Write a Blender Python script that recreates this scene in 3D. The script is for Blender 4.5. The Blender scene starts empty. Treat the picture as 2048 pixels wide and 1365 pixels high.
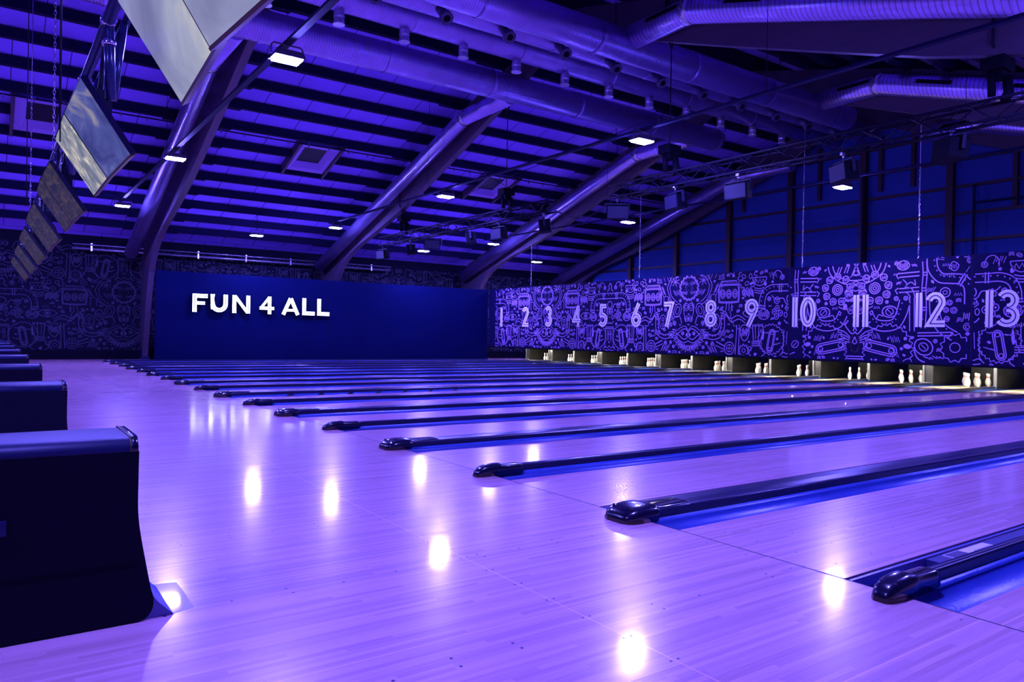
import bpy, math, random
from mathutils import Vector, Matrix
PI = math.pi
C = bpy.context.scene.collection
rnd = random.Random(11)

# ------------------------------------------------------------------ helpers
class MB:
    """collects faces; build() links them as one mesh object"""
    def __init__(s):
        s.v, s.f, s.m, s.sm = [], [], [], []
    def face(s, pts, mat=0, smooth=False):
        n = len(s.v); s.v += [tuple(p) for p in pts]
        s.f.append(tuple(range(n, n + len(pts)))); s.m.append(mat); s.sm.append(smooth)
    def box(s, x0, x1, y0, y1, z0, z1, mat=0):
        n = len(s.v)
        s.v += [(x, y, z) for x in (x0, x1) for y in (y0, y1) for z in (z0, z1)]
        for q in ((0, 1, 3, 2), (4, 6, 7, 5), (0, 4, 5, 1), (2, 3, 7, 6), (0, 2, 6, 4), (1, 5, 7, 3)):
            s.f.append(tuple(n + i for i in q)); s.m.append(mat); s.sm.append(False)
    def prism(s, poly, axis, a, b, mat=0, smooth=False):
        """poly: 2D points in the plane normal to axis (x: (y,z), y: (x,z), z: (x,y))"""
        def P(p, t):
            return {'x': (t, p[0], p[1]), 'y': (p[0], t, p[1]), 'z': (p[0], p[1], t)}[axis]
        n = len(s.v); k = len(poly)
        s.v += [P(p, a) for p in poly] + [P(p, b) for p in poly]
        s.f.append(tuple(n + i for i in range(k))); s.f.append(tuple(n + k + i for i in reversed(range(k))))
        s.m += [mat, mat]; s.sm += [False, False]
        for i in range(k):
            j = (i + 1) % k
            s.f.append((n + i, n + j, n + k + j, n + k + i)); s.m.append(mat); s.sm.append(smooth)
    def loft(s, rings, mat=0, smooth=True, caps=True, closed=True):
        n = len(s.v); k = len(rings[0])
        for r in rings: s.v += [tuple(p) for p in r]
        for a in range(len(rings) - 1):
            for i in range(k if closed else k - 1):
                j = (i + 1) % k
                s.f.append((n + a * k + i, n + a * k + j, n + (a + 1) * k + j, n + (a + 1) * k + i))
                s.m.append(mat); s.sm.append(smooth)
        if caps:
            s.f.append(tuple(n + i for i in reversed(range(k)))); s.m.append(mat); s.sm.append(False)
            o = n + (len(rings) - 1) * k
            s.f.append(tuple(o + i for i in range(k))); s.m.append(mat); s.sm.append(False)
    def tube(s, pts, r, n=12, mat=0, caps=True, smooth=True):
        P = [Vector(p) for p in pts]; rings = []
        rr = r if isinstance(r, (list, tuple)) else [r] * len(P)
        up = Vector((0, 0, 1))
        for i, p in enumerate(P):
            a = (P[i] - P[i - 1]).normalized() if i else None
            b = (P[i + 1] - P[i]).normalized() if i < len(P) - 1 else None
            t = (a + b).normalized() if a and b else (a or b)
            ref = up if abs(t.dot(up)) < .97 else Vector((1, 0, 0))
            if i == 0: u = t.cross(ref).normalized()
            else:
                u = (u - t * u.dot(t)).normalized()
            w = t.cross(u)
            k = 1 / max(.5, math.cos(.5 * a.angle(b))) if a and b and a.angle(b) > 1e-4 else 1
            rings.append([p + (u * math.cos(2 * PI * j / n) + w * math.sin(2 * PI * j / n)) * rr[i] * (k if k < 1.3 else 1.3) for j in range(n)])
        s.loft(rings, mat, smooth, caps)
    def lathe(s, prof, c=(0, 0, 0), n=16, mat=0):
        rings = [[(c[0] + r * math.cos(2 * PI * j / n), c[1] + r * math.sin(2 * PI * j / n), c[2] + z) for j in range(n)] for r, z in prof]
        s.loft(rings, mat)
    def build(s, name, mats, parent=None, loc=None):
        me = bpy.data.meshes.new(name)
        me.from_pydata(s.v, [], s.f)
        for m in (mats if isinstance(mats, (list, tuple)) else [mats]): me.materials.append(m)
        me.polygons.foreach_set('material_index', s.m)
        me.polygons.foreach_set('use_smooth', s.sm)
        me.update()
        o = bpy.data.objects.new(name, me); C.objects.link(o)
        if parent: o.parent = parent
        if loc: o.location = loc
        return o

def fixn(o):
    """consistent outward normals"""
    import bmesh
    bm = bmesh.new(); bm.from_mesh(o.data); bmesh.ops.remove_doubles(bm, verts=bm.verts, dist=1e-5)
    bmesh.ops.recalc_face_normals(bm, faces=bm.faces); bm.to_mesh(o.data); bm.free(); return o
def bevel(o, w=.01, seg=2, ang=.6):
    m = o.modifiers.new('bevel', 'BEVEL'); m.width = w; m.segments = seg; m.limit_method = 'ANGLE'; m.angle_limit = ang
    return o
def tag(o, label=None, cat=None, group=None, kind=None):
    if label: o['label'] = label
    if cat: o['category'] = cat
    if group: o['group'] = group
    if kind: o['kind'] = kind
    return o
def thing(name, label, cat, loc=(0, 0, 0), rotz=0, group=None):
    o = bpy.data.objects.new(name, None); C.objects.link(o)
    o.location = loc; o.rotation_euler = (0, 0, rotz); o.empty_display_size = .1
    return tag(o, label, cat, group)
def struct(o): o['kind'] = 'structure'; return o
def dup(root, loc=None, label=None, group=None):
    r = root.copy(); C.objects.link(r)
    if loc is not None: r.location = loc
    if label: r['label'] = label
    if group: r['group'] = group
    for ch in list(root.children):
        c = ch.copy(); C.objects.link(c); c.parent = r
        for g in ch.children:
            d = g.copy(); C.objects.link(d); d.parent = c
    return r
ORD = ['first', 'second', 'third', 'fourth', 'fifth', 'sixth', 'seventh', 'eighth', 'ninth', 'tenth', 'eleventh', 'twelfth',
       'thirteenth', 'fourteenth', 'fifteenth', 'sixteenth', 'seventeenth', 'eighteenth']

# ------------------------------------------------------------------ materials
def mat(name, col, rough=.5, metal=0, spec=.5, coat=0, coat_r=.05, noise=0, nscale=8, bump=0, bscale=60, emis=None, estr=0):
    m = bpy.data.materials.new(name); m.use_nodes = True
    nt = m.node_tree; N = nt.nodes; L = nt.links; b = N['Principled BSDF']
    b.inputs['Base Color'].default_value = (*col, 1); b.inputs['Roughness'].default_value = rough
    b.inputs['Metallic'].default_value = metal; b.inputs['Specular IOR Level'].default_value = spec
    b.inputs['Coat Weight'].default_value = coat; b.inputs['Coat Roughness'].default_value = coat_r
    tc = N.new('ShaderNodeTexCoord')
    if noise:
        n = N.new('ShaderNodeTexNoise'); n.inputs['Scale'].default_value = nscale; n.inputs['Detail'].default_value = 5
        L.new(tc.outputs['Object'], n.inputs['Vector'])
        mx = N.new('ShaderNodeMix'); mx.data_type = 'RGBA'
        mx.inputs['A'].default_value = (*[c * (1 - noise) for c in col], 1); mx.inputs['B'].default_value = (*[min(1, c * (1 + noise)) for c in col], 1)
        L.new(n.outputs['Fac'], mx.inputs['Factor']); L.new(mx.outputs['Result'], b.inputs['Base Color'])
    if bump:
        n = N.new('ShaderNodeTexNoise'); n.inputs['Scale'].default_value = bscale; L.new(tc.outputs['Object'], n.inputs['Vector'])
        bp = N.new('ShaderNodeBump'); bp.inputs['Strength'].default_value = bump; bp.inputs['Distance'].default_value = .01
        L.new(n.outputs['Fac'], bp.inputs['Height']); L.new(bp.outputs['Normal'], b.inputs['Normal'])
    if emis:
        b.inputs['Emission Color'].default_value = (*emis, 1); b.inputs['Emission Strength'].default_value = estr
    return m

def wood_floor(name, c1, c2, seam_dark=.75, strip=.027, warm=1.0):
    """strip flooring running along X with a lacquer coat"""
    m = bpy.data.materials.new(name); m.use_nodes = True
    nt = m.node_tree; N = nt.nodes; L = nt.links; b = N['Principled BSDF']
    tc = N.new('ShaderNodeTexCoord'); sep = N.new('ShaderNodeSeparateXYZ'); L.new(tc.outputs['Object'], sep.inputs[0])
    def math_(op, a, bb=None, c=None):
        n = N.new('ShaderNodeMath'); n.operation = op
        for i, x in enumerate((a, bb, c)):
            if x is None: continue
            if isinstance(x, (int, float)): n.inputs[i].default_value = x
            else: L.new(x, n.inputs[i])
        return n.outputs[0]
    row = math_('FLOOR', math_('DIVIDE', sep.outputs['Y'], strip))
    wn = N.new('ShaderNodeTexWhiteNoise'); wn.noise_dimensions = '1D'; L.new(row, wn.inputs['W'])
    seg = math_('FLOOR', math_('ADD', math_('DIVIDE', sep.outputs['X'], 1.1), math_('MULTIPLY', wn.outputs['Value'], 7.0)))
    wn2 = N.new('ShaderNodeTexWhiteNoise'); wn2.noise_dimensions = '2D'
    cb = N.new('ShaderNodeCombineXYZ'); L.new(row, cb.inputs[0]); L.new(seg, cb.inputs[1]); L.new(cb.outputs[0], wn2.inputs['Vector'])
    # stretched grain
    mp = N.new('ShaderNodeMapping'); mp.inputs['Scale'].default_value = (1.6, 55, 1); L.new(tc.outputs['Object'], mp.inputs['Vector'])
    gn = N.new('ShaderNodeTexNoise'); gn.inputs['Scale'].default_value = 1.6; gn.inputs['Detail'].default_value = 6; gn.inputs['Roughness'].default_value = .65
    L.new(mp.outputs[0], gn.inputs['Vector'])
    big = N.new('ShaderNodeTexNoise'); big.inputs['Scale'].default_value = 1.3; L.new(tc.outputs['Object'], big.inputs['Vector'])
    f = math_('ADD', math_('MULTIPLY', wn2.outputs['Value'], .42), math_('MULTIPLY', gn.outputs['Fac'], .75))
    f = math_('ADD', f, math_('MULTIPLY', big.outputs['Fac'], .25)); f = math_('MULTIPLY', math_('SUBTRACT', f, .33), 1.35)
    mx = N.new('ShaderNodeMix'); mx.data_type = 'RGBA'; mx.clamp_factor = True
    mx.inputs['A'].default_value = (*c1, 1); mx.inputs['B'].default_value = (*c2, 1); L.new(f, mx.inputs['Factor'])
    # sheet joints
    br = N.new('ShaderNodeTexBrick'); br.inputs['Scale'].default_value = 1; br.inputs['Brick Width'].default_value = 3.66; br.inputs['Row Height'].default_value = 1.07
    br.inputs['Mortar Size'].default_value = .003; br.inputs['Mortar Smooth'].default_value = 0; br.offset = 0
    mp2 = N.new('ShaderNodeMapping'); mp2.inputs['Location'].default_value = (1.44, -.38, 0); L.new(tc.outputs['Object'], mp2.inputs['Vector']); L.new(mp2.outputs[0], br.inputs['Vector'])
    mx2 = N.new('ShaderNodeMix'); mx2.data_type = 'RGBA'; mx2.blend_type = 'MIX'
    L.new(br.outputs['Fac'], mx2.inputs['Factor']); L.new(mx.outputs['Result'], mx2.inputs['A']); mx2.inputs['B'].default_value = (*[min(1, c * 1.15) for c in c2], 1)
    L.new(mx2.outputs['Result'], b.inputs['Base Color'])
    b.inputs['Roughness'].default_value = .25; b.inputs['Specular IOR Level'].default_value = .4
    b.inputs['Coat Weight'].default_value = .5
    sm = N.new('ShaderNodeTexNoise'); sm.inputs['Scale'].default_value = 2.2; sm.inputs['Detail'].default_value = 4
    mp3 = N.new('ShaderNodeMapping'); mp3.inputs['Scale'].default_value = (1, 3, 1); L.new(tc.outputs['Object'], mp3.inputs['Vector']); L.new(mp3.outputs[0], sm.inputs['Vector'])
    mr = N.new('ShaderNodeMapRange'); mr.inputs['From Min'].default_value = .35; mr.inputs['From Max'].default_value = .7
    mr.inputs['To Min'].default_value = .065; mr.inputs['To Max'].default_value = .14; L.new(sm.outputs['Fac'], mr.inputs['Value']); L.new(mr.outputs[0], b.inputs['Coat Roughness'])
    # faint waviness of the lacquer
    wv = N.new('ShaderNodeTexNoise'); wv.inputs['Scale'].default_value = 3.0; wv.inputs['Detail'].default_value = 1
    L.new(tc.outputs['Object'], wv.inputs['Vector'])
    bp = N.new('ShaderNodeBump'); bp.inputs['Strength'].default_value = .05; bp.inputs['Distance'].default_value = .02
    L.new(wv.outputs['Fac'], bp.inputs['Height']); L.new(bp.outputs['Normal'], b.inputs['Coat Normal'])
    return m

def duct_mat(name, axis, pitch, col=(.62, .58, .8), rough=.32, line=.55, bump=.35):
    m = bpy.data.materials.new(name); m.use_nodes = True
    nt = m.node_tree; N = nt.nodes; L = nt.links; b = N['Principled BSDF']
    b.inputs['Metallic'].default_value = .85; b.inputs['Roughness'].default_value = rough
    tc = N.new('ShaderNodeTexCoord'); sep = N.new('ShaderNodeSeparateXYZ'); L.new(tc.outputs['Object'], sep.inputs[0])
    d = N.new('ShaderNodeMath'); d.operation = 'DIVIDE'; L.new(sep.outputs[axis], d.inputs[0]); d.inputs[1].default_value = pitch
    fr = N.new('ShaderNodeMath'); fr.operation = 'FRACT'; L.new(d.outputs[0], fr.inputs[0])
    cr = N.new('ShaderNodeValToRGB'); e = cr.color_ramp.elements
    e[0].position = 0; e[0].color = (*[c * line for c in col], 1); e[1].position = .3; e[1].color = (*col, 1)
    L.new(fr.outputs[0], cr.inputs['Fac'])
    n = N.new('ShaderNodeTexNoise'); n.inputs['Scale'].default_value = 3; L.new(tc.outputs['Object'], n.inputs['Vector'])
    mr = N.new('ShaderNodeMapRange'); mr.inputs['To Min'].default_value = .75; mr.inputs['To Max'].default_value = 1.1; L.new(n.outputs['Fac'], mr.inputs['Value'])
    vm = N.new('ShaderNodeVectorMath'); vm.operation = 'SCALE'; L.new(cr.outputs['Color'], vm.inputs[0]); L.new(mr.outputs[0], vm.inputs['Scale'])
    L.new(vm.outputs[0], b.inputs['Base Color'])
    pp = N.new('ShaderNodeMath'); pp.operation = 'PINGPONG'; L.new(fr.outputs[0], pp.inputs[0]); pp.inputs[1].default_value = .5
    bp = N.new('ShaderNodeBump'); bp.inputs['Strength'].default_value = bump; bp.inputs['Distance'].default_value = .02
    L.new(pp.outputs[0], bp.inputs['Height']); L.new(bp.outputs['Normal'], b.inputs['Normal'])
    return m

def roof_mat():
    m = bpy.data.materials.new('roof_board'); m.use_nodes = True
    nt = m.node_tree; N = nt.nodes; L = nt.links; b = N['Principled BSDF']; b.inputs['Roughness'].default_value = .75
    b.inputs['Specular IOR Level'].default_value = .2
    tc = N.new('ShaderNodeTexCoord'); br = N.new('ShaderNodeTexBrick'); br.offset = .5; br.offset_frequency = 2
    br.inputs['Scale'].default_value = 1; br.inputs['Brick Width'].default_value = 1.25; br.inputs['Row Height'].default_value = 2.16
    br.inputs['Mortar Size'].default_value = .012; br.inputs['Mortar Smooth'].default_value = .2
    br.inputs['Color1'].default_value = (.34, .20, .98, 1); br.inputs['Color2'].default_value = (.31, .185, .92, 1); br.inputs['Mortar'].default_value = (.05, .02, .2, 1)
    L.new(tc.outputs['Object'], br.inputs['Vector'])
    n = N.new('ShaderNodeTexNoise'); n.inputs['Scale'].default_value = .9; n.inputs['Detail'].default_value = 5; L.new(tc.outputs['Object'], n.inputs['Vector'])
    mr = N.new('ShaderNodeMapRange'); mr.inputs['To Min'].default_value = .8; mr.inputs['To Max'].default_value = 1.15; L.new(n.outputs['Fac'], mr.inputs['Value'])
    vm = N.new('ShaderNodeVectorMath'); vm.operation = 'SCALE'; L.new(br.outputs['Color'], vm.inputs[0]); L.new(mr.outputs[0], vm.inputs['Scale'])
    L.new(vm.outputs[0], b.inputs['Base Color']); return m

def timber_mat(name, c1, c2, axis_scale):
    m = bpy.data.materials.new(name); m.use_nodes = True
    nt = m.node_tree; N = nt.nodes; L = nt.links; b = N['Principled BSDF']; b.inputs['Roughness'].default_value = .5
    tc = N.new('ShaderNodeTexCoord'); mp = N.new('ShaderNodeMapping'); mp.inputs['Scale'].default_value = axis_scale; L.new(tc.outputs['Object'], mp.inputs['Vector'])
    n = N.new('ShaderNodeTexNoise'); n.inputs['Scale'].default_value = 2; n.inputs['Detail'].default_value = 7; L.new(mp.outputs[0], n.inputs['Vector'])
    mx = N.new('ShaderNodeMix'); mx.data_type = 'RGBA'; mx.inputs['A'].default_value = (*c1, 1); mx.inputs['B'].default_value = (*c2, 1)
    L.new(n.outputs['Fac'], mx.inputs['Factor']); L.new(mx.outputs['Result'], b.inputs['Base Color']); return m

def pin_mat():
    m = bpy.data.materials.new('pin_plastic'); m.use_nodes = True
    nt = m.node_tree; N = nt.nodes; L = nt.links; b = N['Principled BSDF']; b.inputs['Roughness'].default_value = .25
    tc = N.new('ShaderNodeTexCoord'); sep = N.new('ShaderNodeSeparateXYZ'); L.new(tc.outputs['Object'], sep.inputs[0])
    cr = N.new('ShaderNodeValToRGB'); cr.color_ramp.interpolation = 'CONSTANT'
    W = (.88, .86, .80, 1); R = (.75, .03, .02, 1)
    e = cr.color_ramp.elements; e[0].position = 0; e[0].color = W; e[1].position = .655; e[1].color = R
    for p, c in ((.69, W), (.722, R), (.757, W)):
        x = cr.color_ramp.elements.new(p); x.color = c
    d = N.new('ShaderNodeMath'); d.operation = 'DIVIDE'; L.new(sep.outputs['Z'], d.inputs[0]); d.inputs[1].default_value = .381
    L.new(d.outputs[0], cr.inputs['Fac']); L.new(cr.outputs['Color'], b.inputs['Base Color']); return m

def screen_glare_mat(name, stops, strength, scale, seed, stretch=(1, 1, 1)):
    """monitor screen with glare and room reflections put into its emission colour"""
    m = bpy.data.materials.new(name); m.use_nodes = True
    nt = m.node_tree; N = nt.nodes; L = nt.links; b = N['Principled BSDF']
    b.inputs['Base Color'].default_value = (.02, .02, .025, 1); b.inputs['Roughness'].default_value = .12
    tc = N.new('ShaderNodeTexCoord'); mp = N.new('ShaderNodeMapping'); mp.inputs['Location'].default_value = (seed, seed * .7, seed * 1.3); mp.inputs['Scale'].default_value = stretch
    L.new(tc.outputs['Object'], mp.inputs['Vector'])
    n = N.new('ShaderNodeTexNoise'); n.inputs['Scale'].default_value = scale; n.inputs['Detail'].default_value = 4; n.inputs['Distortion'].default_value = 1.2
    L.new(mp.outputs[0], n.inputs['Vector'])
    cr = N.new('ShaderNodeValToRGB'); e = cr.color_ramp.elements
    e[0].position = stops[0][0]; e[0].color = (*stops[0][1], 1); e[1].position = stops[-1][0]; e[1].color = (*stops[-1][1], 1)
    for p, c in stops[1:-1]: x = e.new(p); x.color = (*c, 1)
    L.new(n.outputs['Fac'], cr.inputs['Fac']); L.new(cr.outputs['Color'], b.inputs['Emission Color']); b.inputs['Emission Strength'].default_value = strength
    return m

VIO = (.165, .13, 1.0)
NUMW = ('', 'one', 'two', 'three', 'four', 'five', 'six', 'seven', 'eight', 'nine', 'ten', 'eleven', 'twelve', 'thirteen', 'fourteen', 'fifteen', 'sixteen', 'seventeen', 'eighteen')
M = dict(
    approach=wood_floor('approach_maple', (.54, .29, .30), (.86, .50, .53)),
    lane=wood_floor('lane_maple', (.54, .30, .31), (.86, .50, .53)),
    roof=roof_mat(),
    purlin=mat('dark_purlin', (.006, .006, .034), .8, spec=.1, noise=.3, nscale=5),
    purlin_sk=mat('brown_trimmer', (.05, .03, .06), .7, noise=.3),
    timber=timber_mat('glulam_timber', (.05, .036, .07), (.09, .062, .10), (6, .7, 6)),
    stud=timber_mat('wall_stud_timber', (.028, .010, .016), (.05, .016, .02), (3, 3, .6)),
    gable=mat('wall_board', (.03, .07, .33), .7, noise=.2, nscale=2, spec=.2),
    black=mat('black_powder_coat', (.003, .003, .010), .7, spec=.08),
    blackgloss=mat('black_gloss_plastic', (.002, .003, .016), .22, coat=.5),
    capm=mat('divider_cap_plastic', (.004, .006, .04), .28, noise=.3, nscale=6),
    gutter=mat('gutter_plastic', (.03, .07, .34), .34, noise=.25, nscale=3, bump=.15, bscale=40),
    cover=mat('ball_track_cover', (.05, .05, .16), .4, noise=.3, nscale=20),
    railm=mat('bumper_rail_grey', (.34, .26, .42), .3, metal=.3),
    navy=mat('navy_partition_paint', (.0008, .0032, .030), .85, spec=.05, noise=.15, nscale=1.2),
    maskbase=mat('dark_panel_print', (.005, .004, .036), .7, spec=.1),
    maskline=mat('lilac_line_print', (.46, .28, .60), .6, spec=.2),
    muralbase=mat('mural_wall_paint', (.005, .005, .017), .8, spec=.15),
    muralline=mat('mural_line_paint', (.07, .07, .12), .8, spec=.15),
    digit=mat('number_vinyl', (1, 1, .97), .6, spec=.2),
    inline=mat('number_inline', (.03, .02, .10), .6, spec=.2),
    signlit=mat('lit_letter_face', (.9, .9, .9), .4, emis=(.93, 1.0, .96), estr=3.8),
    ballret=mat('ball_return_laminate', (.006, .006, .017), .7, spec=.08, noise=.2, nscale=30),
    rettop=mat('ball_return_hood', (.006, .012, .07), .42, spec=.3, noise=.15, nscale=40),
    retfoot=mat('ball_return_foot_blue', (.10, .12, .40), .4, bump=.1, bscale=300),
    gold=mat('brass_trim', (.13, .08, .03), .35, metal=.5),
    chrome=mat('chrome', (.75, .75, .85), .15, metal=1),
    galv=duct_mat('galvanised_stub', 'Z', .09, (.8, .75, .95), .28, .7, .02),
    ductx=duct_mat('spiral_duct_long', 'X', .06, (.46, .32, .80), .36, .4, .25),
    ducty=duct_mat('spiral_duct_branch', 'Y', .10, (.62, .48, 1.0), .3, .25, .06),
    ductblk=mat('dark_nozzle', (.04, .03, .12), .4),
    frame=mat('skylight_lining', (.32, .19, .6), .6),
    glass=mat('dark_skylight_glass', (.004, .004, .016), .5, spec=.2),
    pin=pin_mat(),
    kick=mat('kickback_black', (.005, .005, .0055), .38, noise=.5, nscale=5),
    kickgrey=mat('kickback_grey_face', (.03, .03, .033), .4, noise=.4, nscale=6),
    post=mat('aluminium_post', (.16, .16, .17), .4, metal=.3),
    wblock=mat('pale_wood_block', (.42, .24, .16), .6, noise=.3),
    deck=mat('pin_deck_board', (.62, .53, .36), .35, coat=.4, noise=.15),
    tube=mat('white_tube', (1, 1, 1), .5, emis=(1.0, .93, .80), estr=300),
    led=mat('violet_led_lens', (.8, .8, .9), .4, emis=VIO, estr=1620),
    fixture=mat('lamp_housing', (.05, .045, .10), .4),
    lip=mat('nose_lip', (.05, .04, .03), .25, metal=.5),
    screw=mat('dark_screw', (.02, .012, .05), .6),
    joint=mat('joint_gap', (.01, .006, .04), .8),
    label=mat('white_sticker', (.75, .68, .8), .5),
    ink=mat('label_ink', (.05, .04, .1), .6),
    darkwall=mat('dark_room_wall', (.05, .045, .12), .8),
    steel=mat('truss_black_steel', (.004, .004, .016), .5, spec=.15),
    trussx=mat('truss_pipe_blue_black', (.02, .03, .10), .25, metal=.4),
    cablem=mat('cable_black', (.006, .006, .02), .6, spec=.15),
    grille=mat('speaker_grille', (.010, .009, .035), .5, spec=.25, bump=.5, bscale=220),
    pipe=mat('bright_steel_pipe', (.6, .55, .7), .25, metal=.8),
    conduit=mat('grey_conduit', (.008, .010, .05), .6, spec=.12),
)

# ------------------------------------------------------------------ room geometry
YF, YN, XR, XL = 32.7, -2.3, 22.6, -16.0
RIDGE = 15.2; SL = .317
def zp(y):   # underside plane of the purlins
    return 7.1 + SL * (24.4 - y) if y >= RIDGE else 7.1 + SL * (24.4 - (2 * RIDGE - y))
DECK = .27

b = MB(); b.box(XL, 0, YN, YF, -.3, 0)                       # approach
b.box(0, XR, 29.98, YF, -.3, 0)
for x0, x1, y0, y1 in ((-.004, .006, YN, 29.7),): b.face([(x0, y0, .0006), (x1, y0, .0006), (x1, y1, .0006), (x0, y1, .0006)], 1)
def dot(b, x, y, r=.0075, z=.0007):
    b.face([(x + r * math.cos(k * PI / 3), y + r * math.sin(k * PI / 3), z) for k in range(6)], 2)
for k in range(-1, 9):                                        # screw plugs of the approach boards
    y0 = 3.39 + k * 1.743 * .612
    for i, x in enumerate((-3.44, -3.18, -2.92, -2.65, -2.39, -2.13, -1.86, -1.60, -1.34, -1.08, -.82, -.55, -.28)):
        for dy in ((-.03, .03) if (i + k) % 3 else (.0,)):
            if rnd.random() < .8: dot(b, x + rnd.uniform(-.01, .01), y0 + dy + rnd.uniform(-.01, .01))
for i in range(40):
    for x in (-1.42, -1.46): dot(b, x, 1.65 + i * .25, .0065)
    if i % 2 == 0: dot(b, -.08, 1.5 + i * .14, .0065)
flo = struct(b.build('floor', [M['approach'], M['joint'], M['screw']]))

b = MB(); b.box(0, XR, YN, 29.98, -.4, -.2)
struct(b.build('floor', M['darkwall']))                       # slab beneath the lanes

b = MB()
for (y0, y1) in ((RIDGE, YF + .1), (RIDGE, YN - .1)):
    z0, z1 = zp(RIDGE) + DECK, zp(y1) + DECK
    b.face([(XL, y0, z0), (XR + .1, y0, z0), (XR + .1, y1, z1), (XL, y1, z1)])
    b.face([(XL, y0, z0 + .2), (XR + .1, y0, z0 + .2), (XR + .1, y1, z1 + .2), (XL, y1, z1 + .2)])
struct(b.build('ceiling', M['roof']))

ze = zp(YF) + DECK
b = MB(); b.box(XL, XL + -.2, YN, YF, 0, 11); struct(b.build('wall_left', M['darkwall']))
b = MB(); b.box(XL, XR, YN - .2, YN, -.3, zp(YN) + DECK); struct(b.build('wall_near', M['darkwall']))
b = MB(); b.box(XL, XR, YF - .12, YF - .06, 0, .34); struct(b.build('baseboard_far', M['black']))

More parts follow.
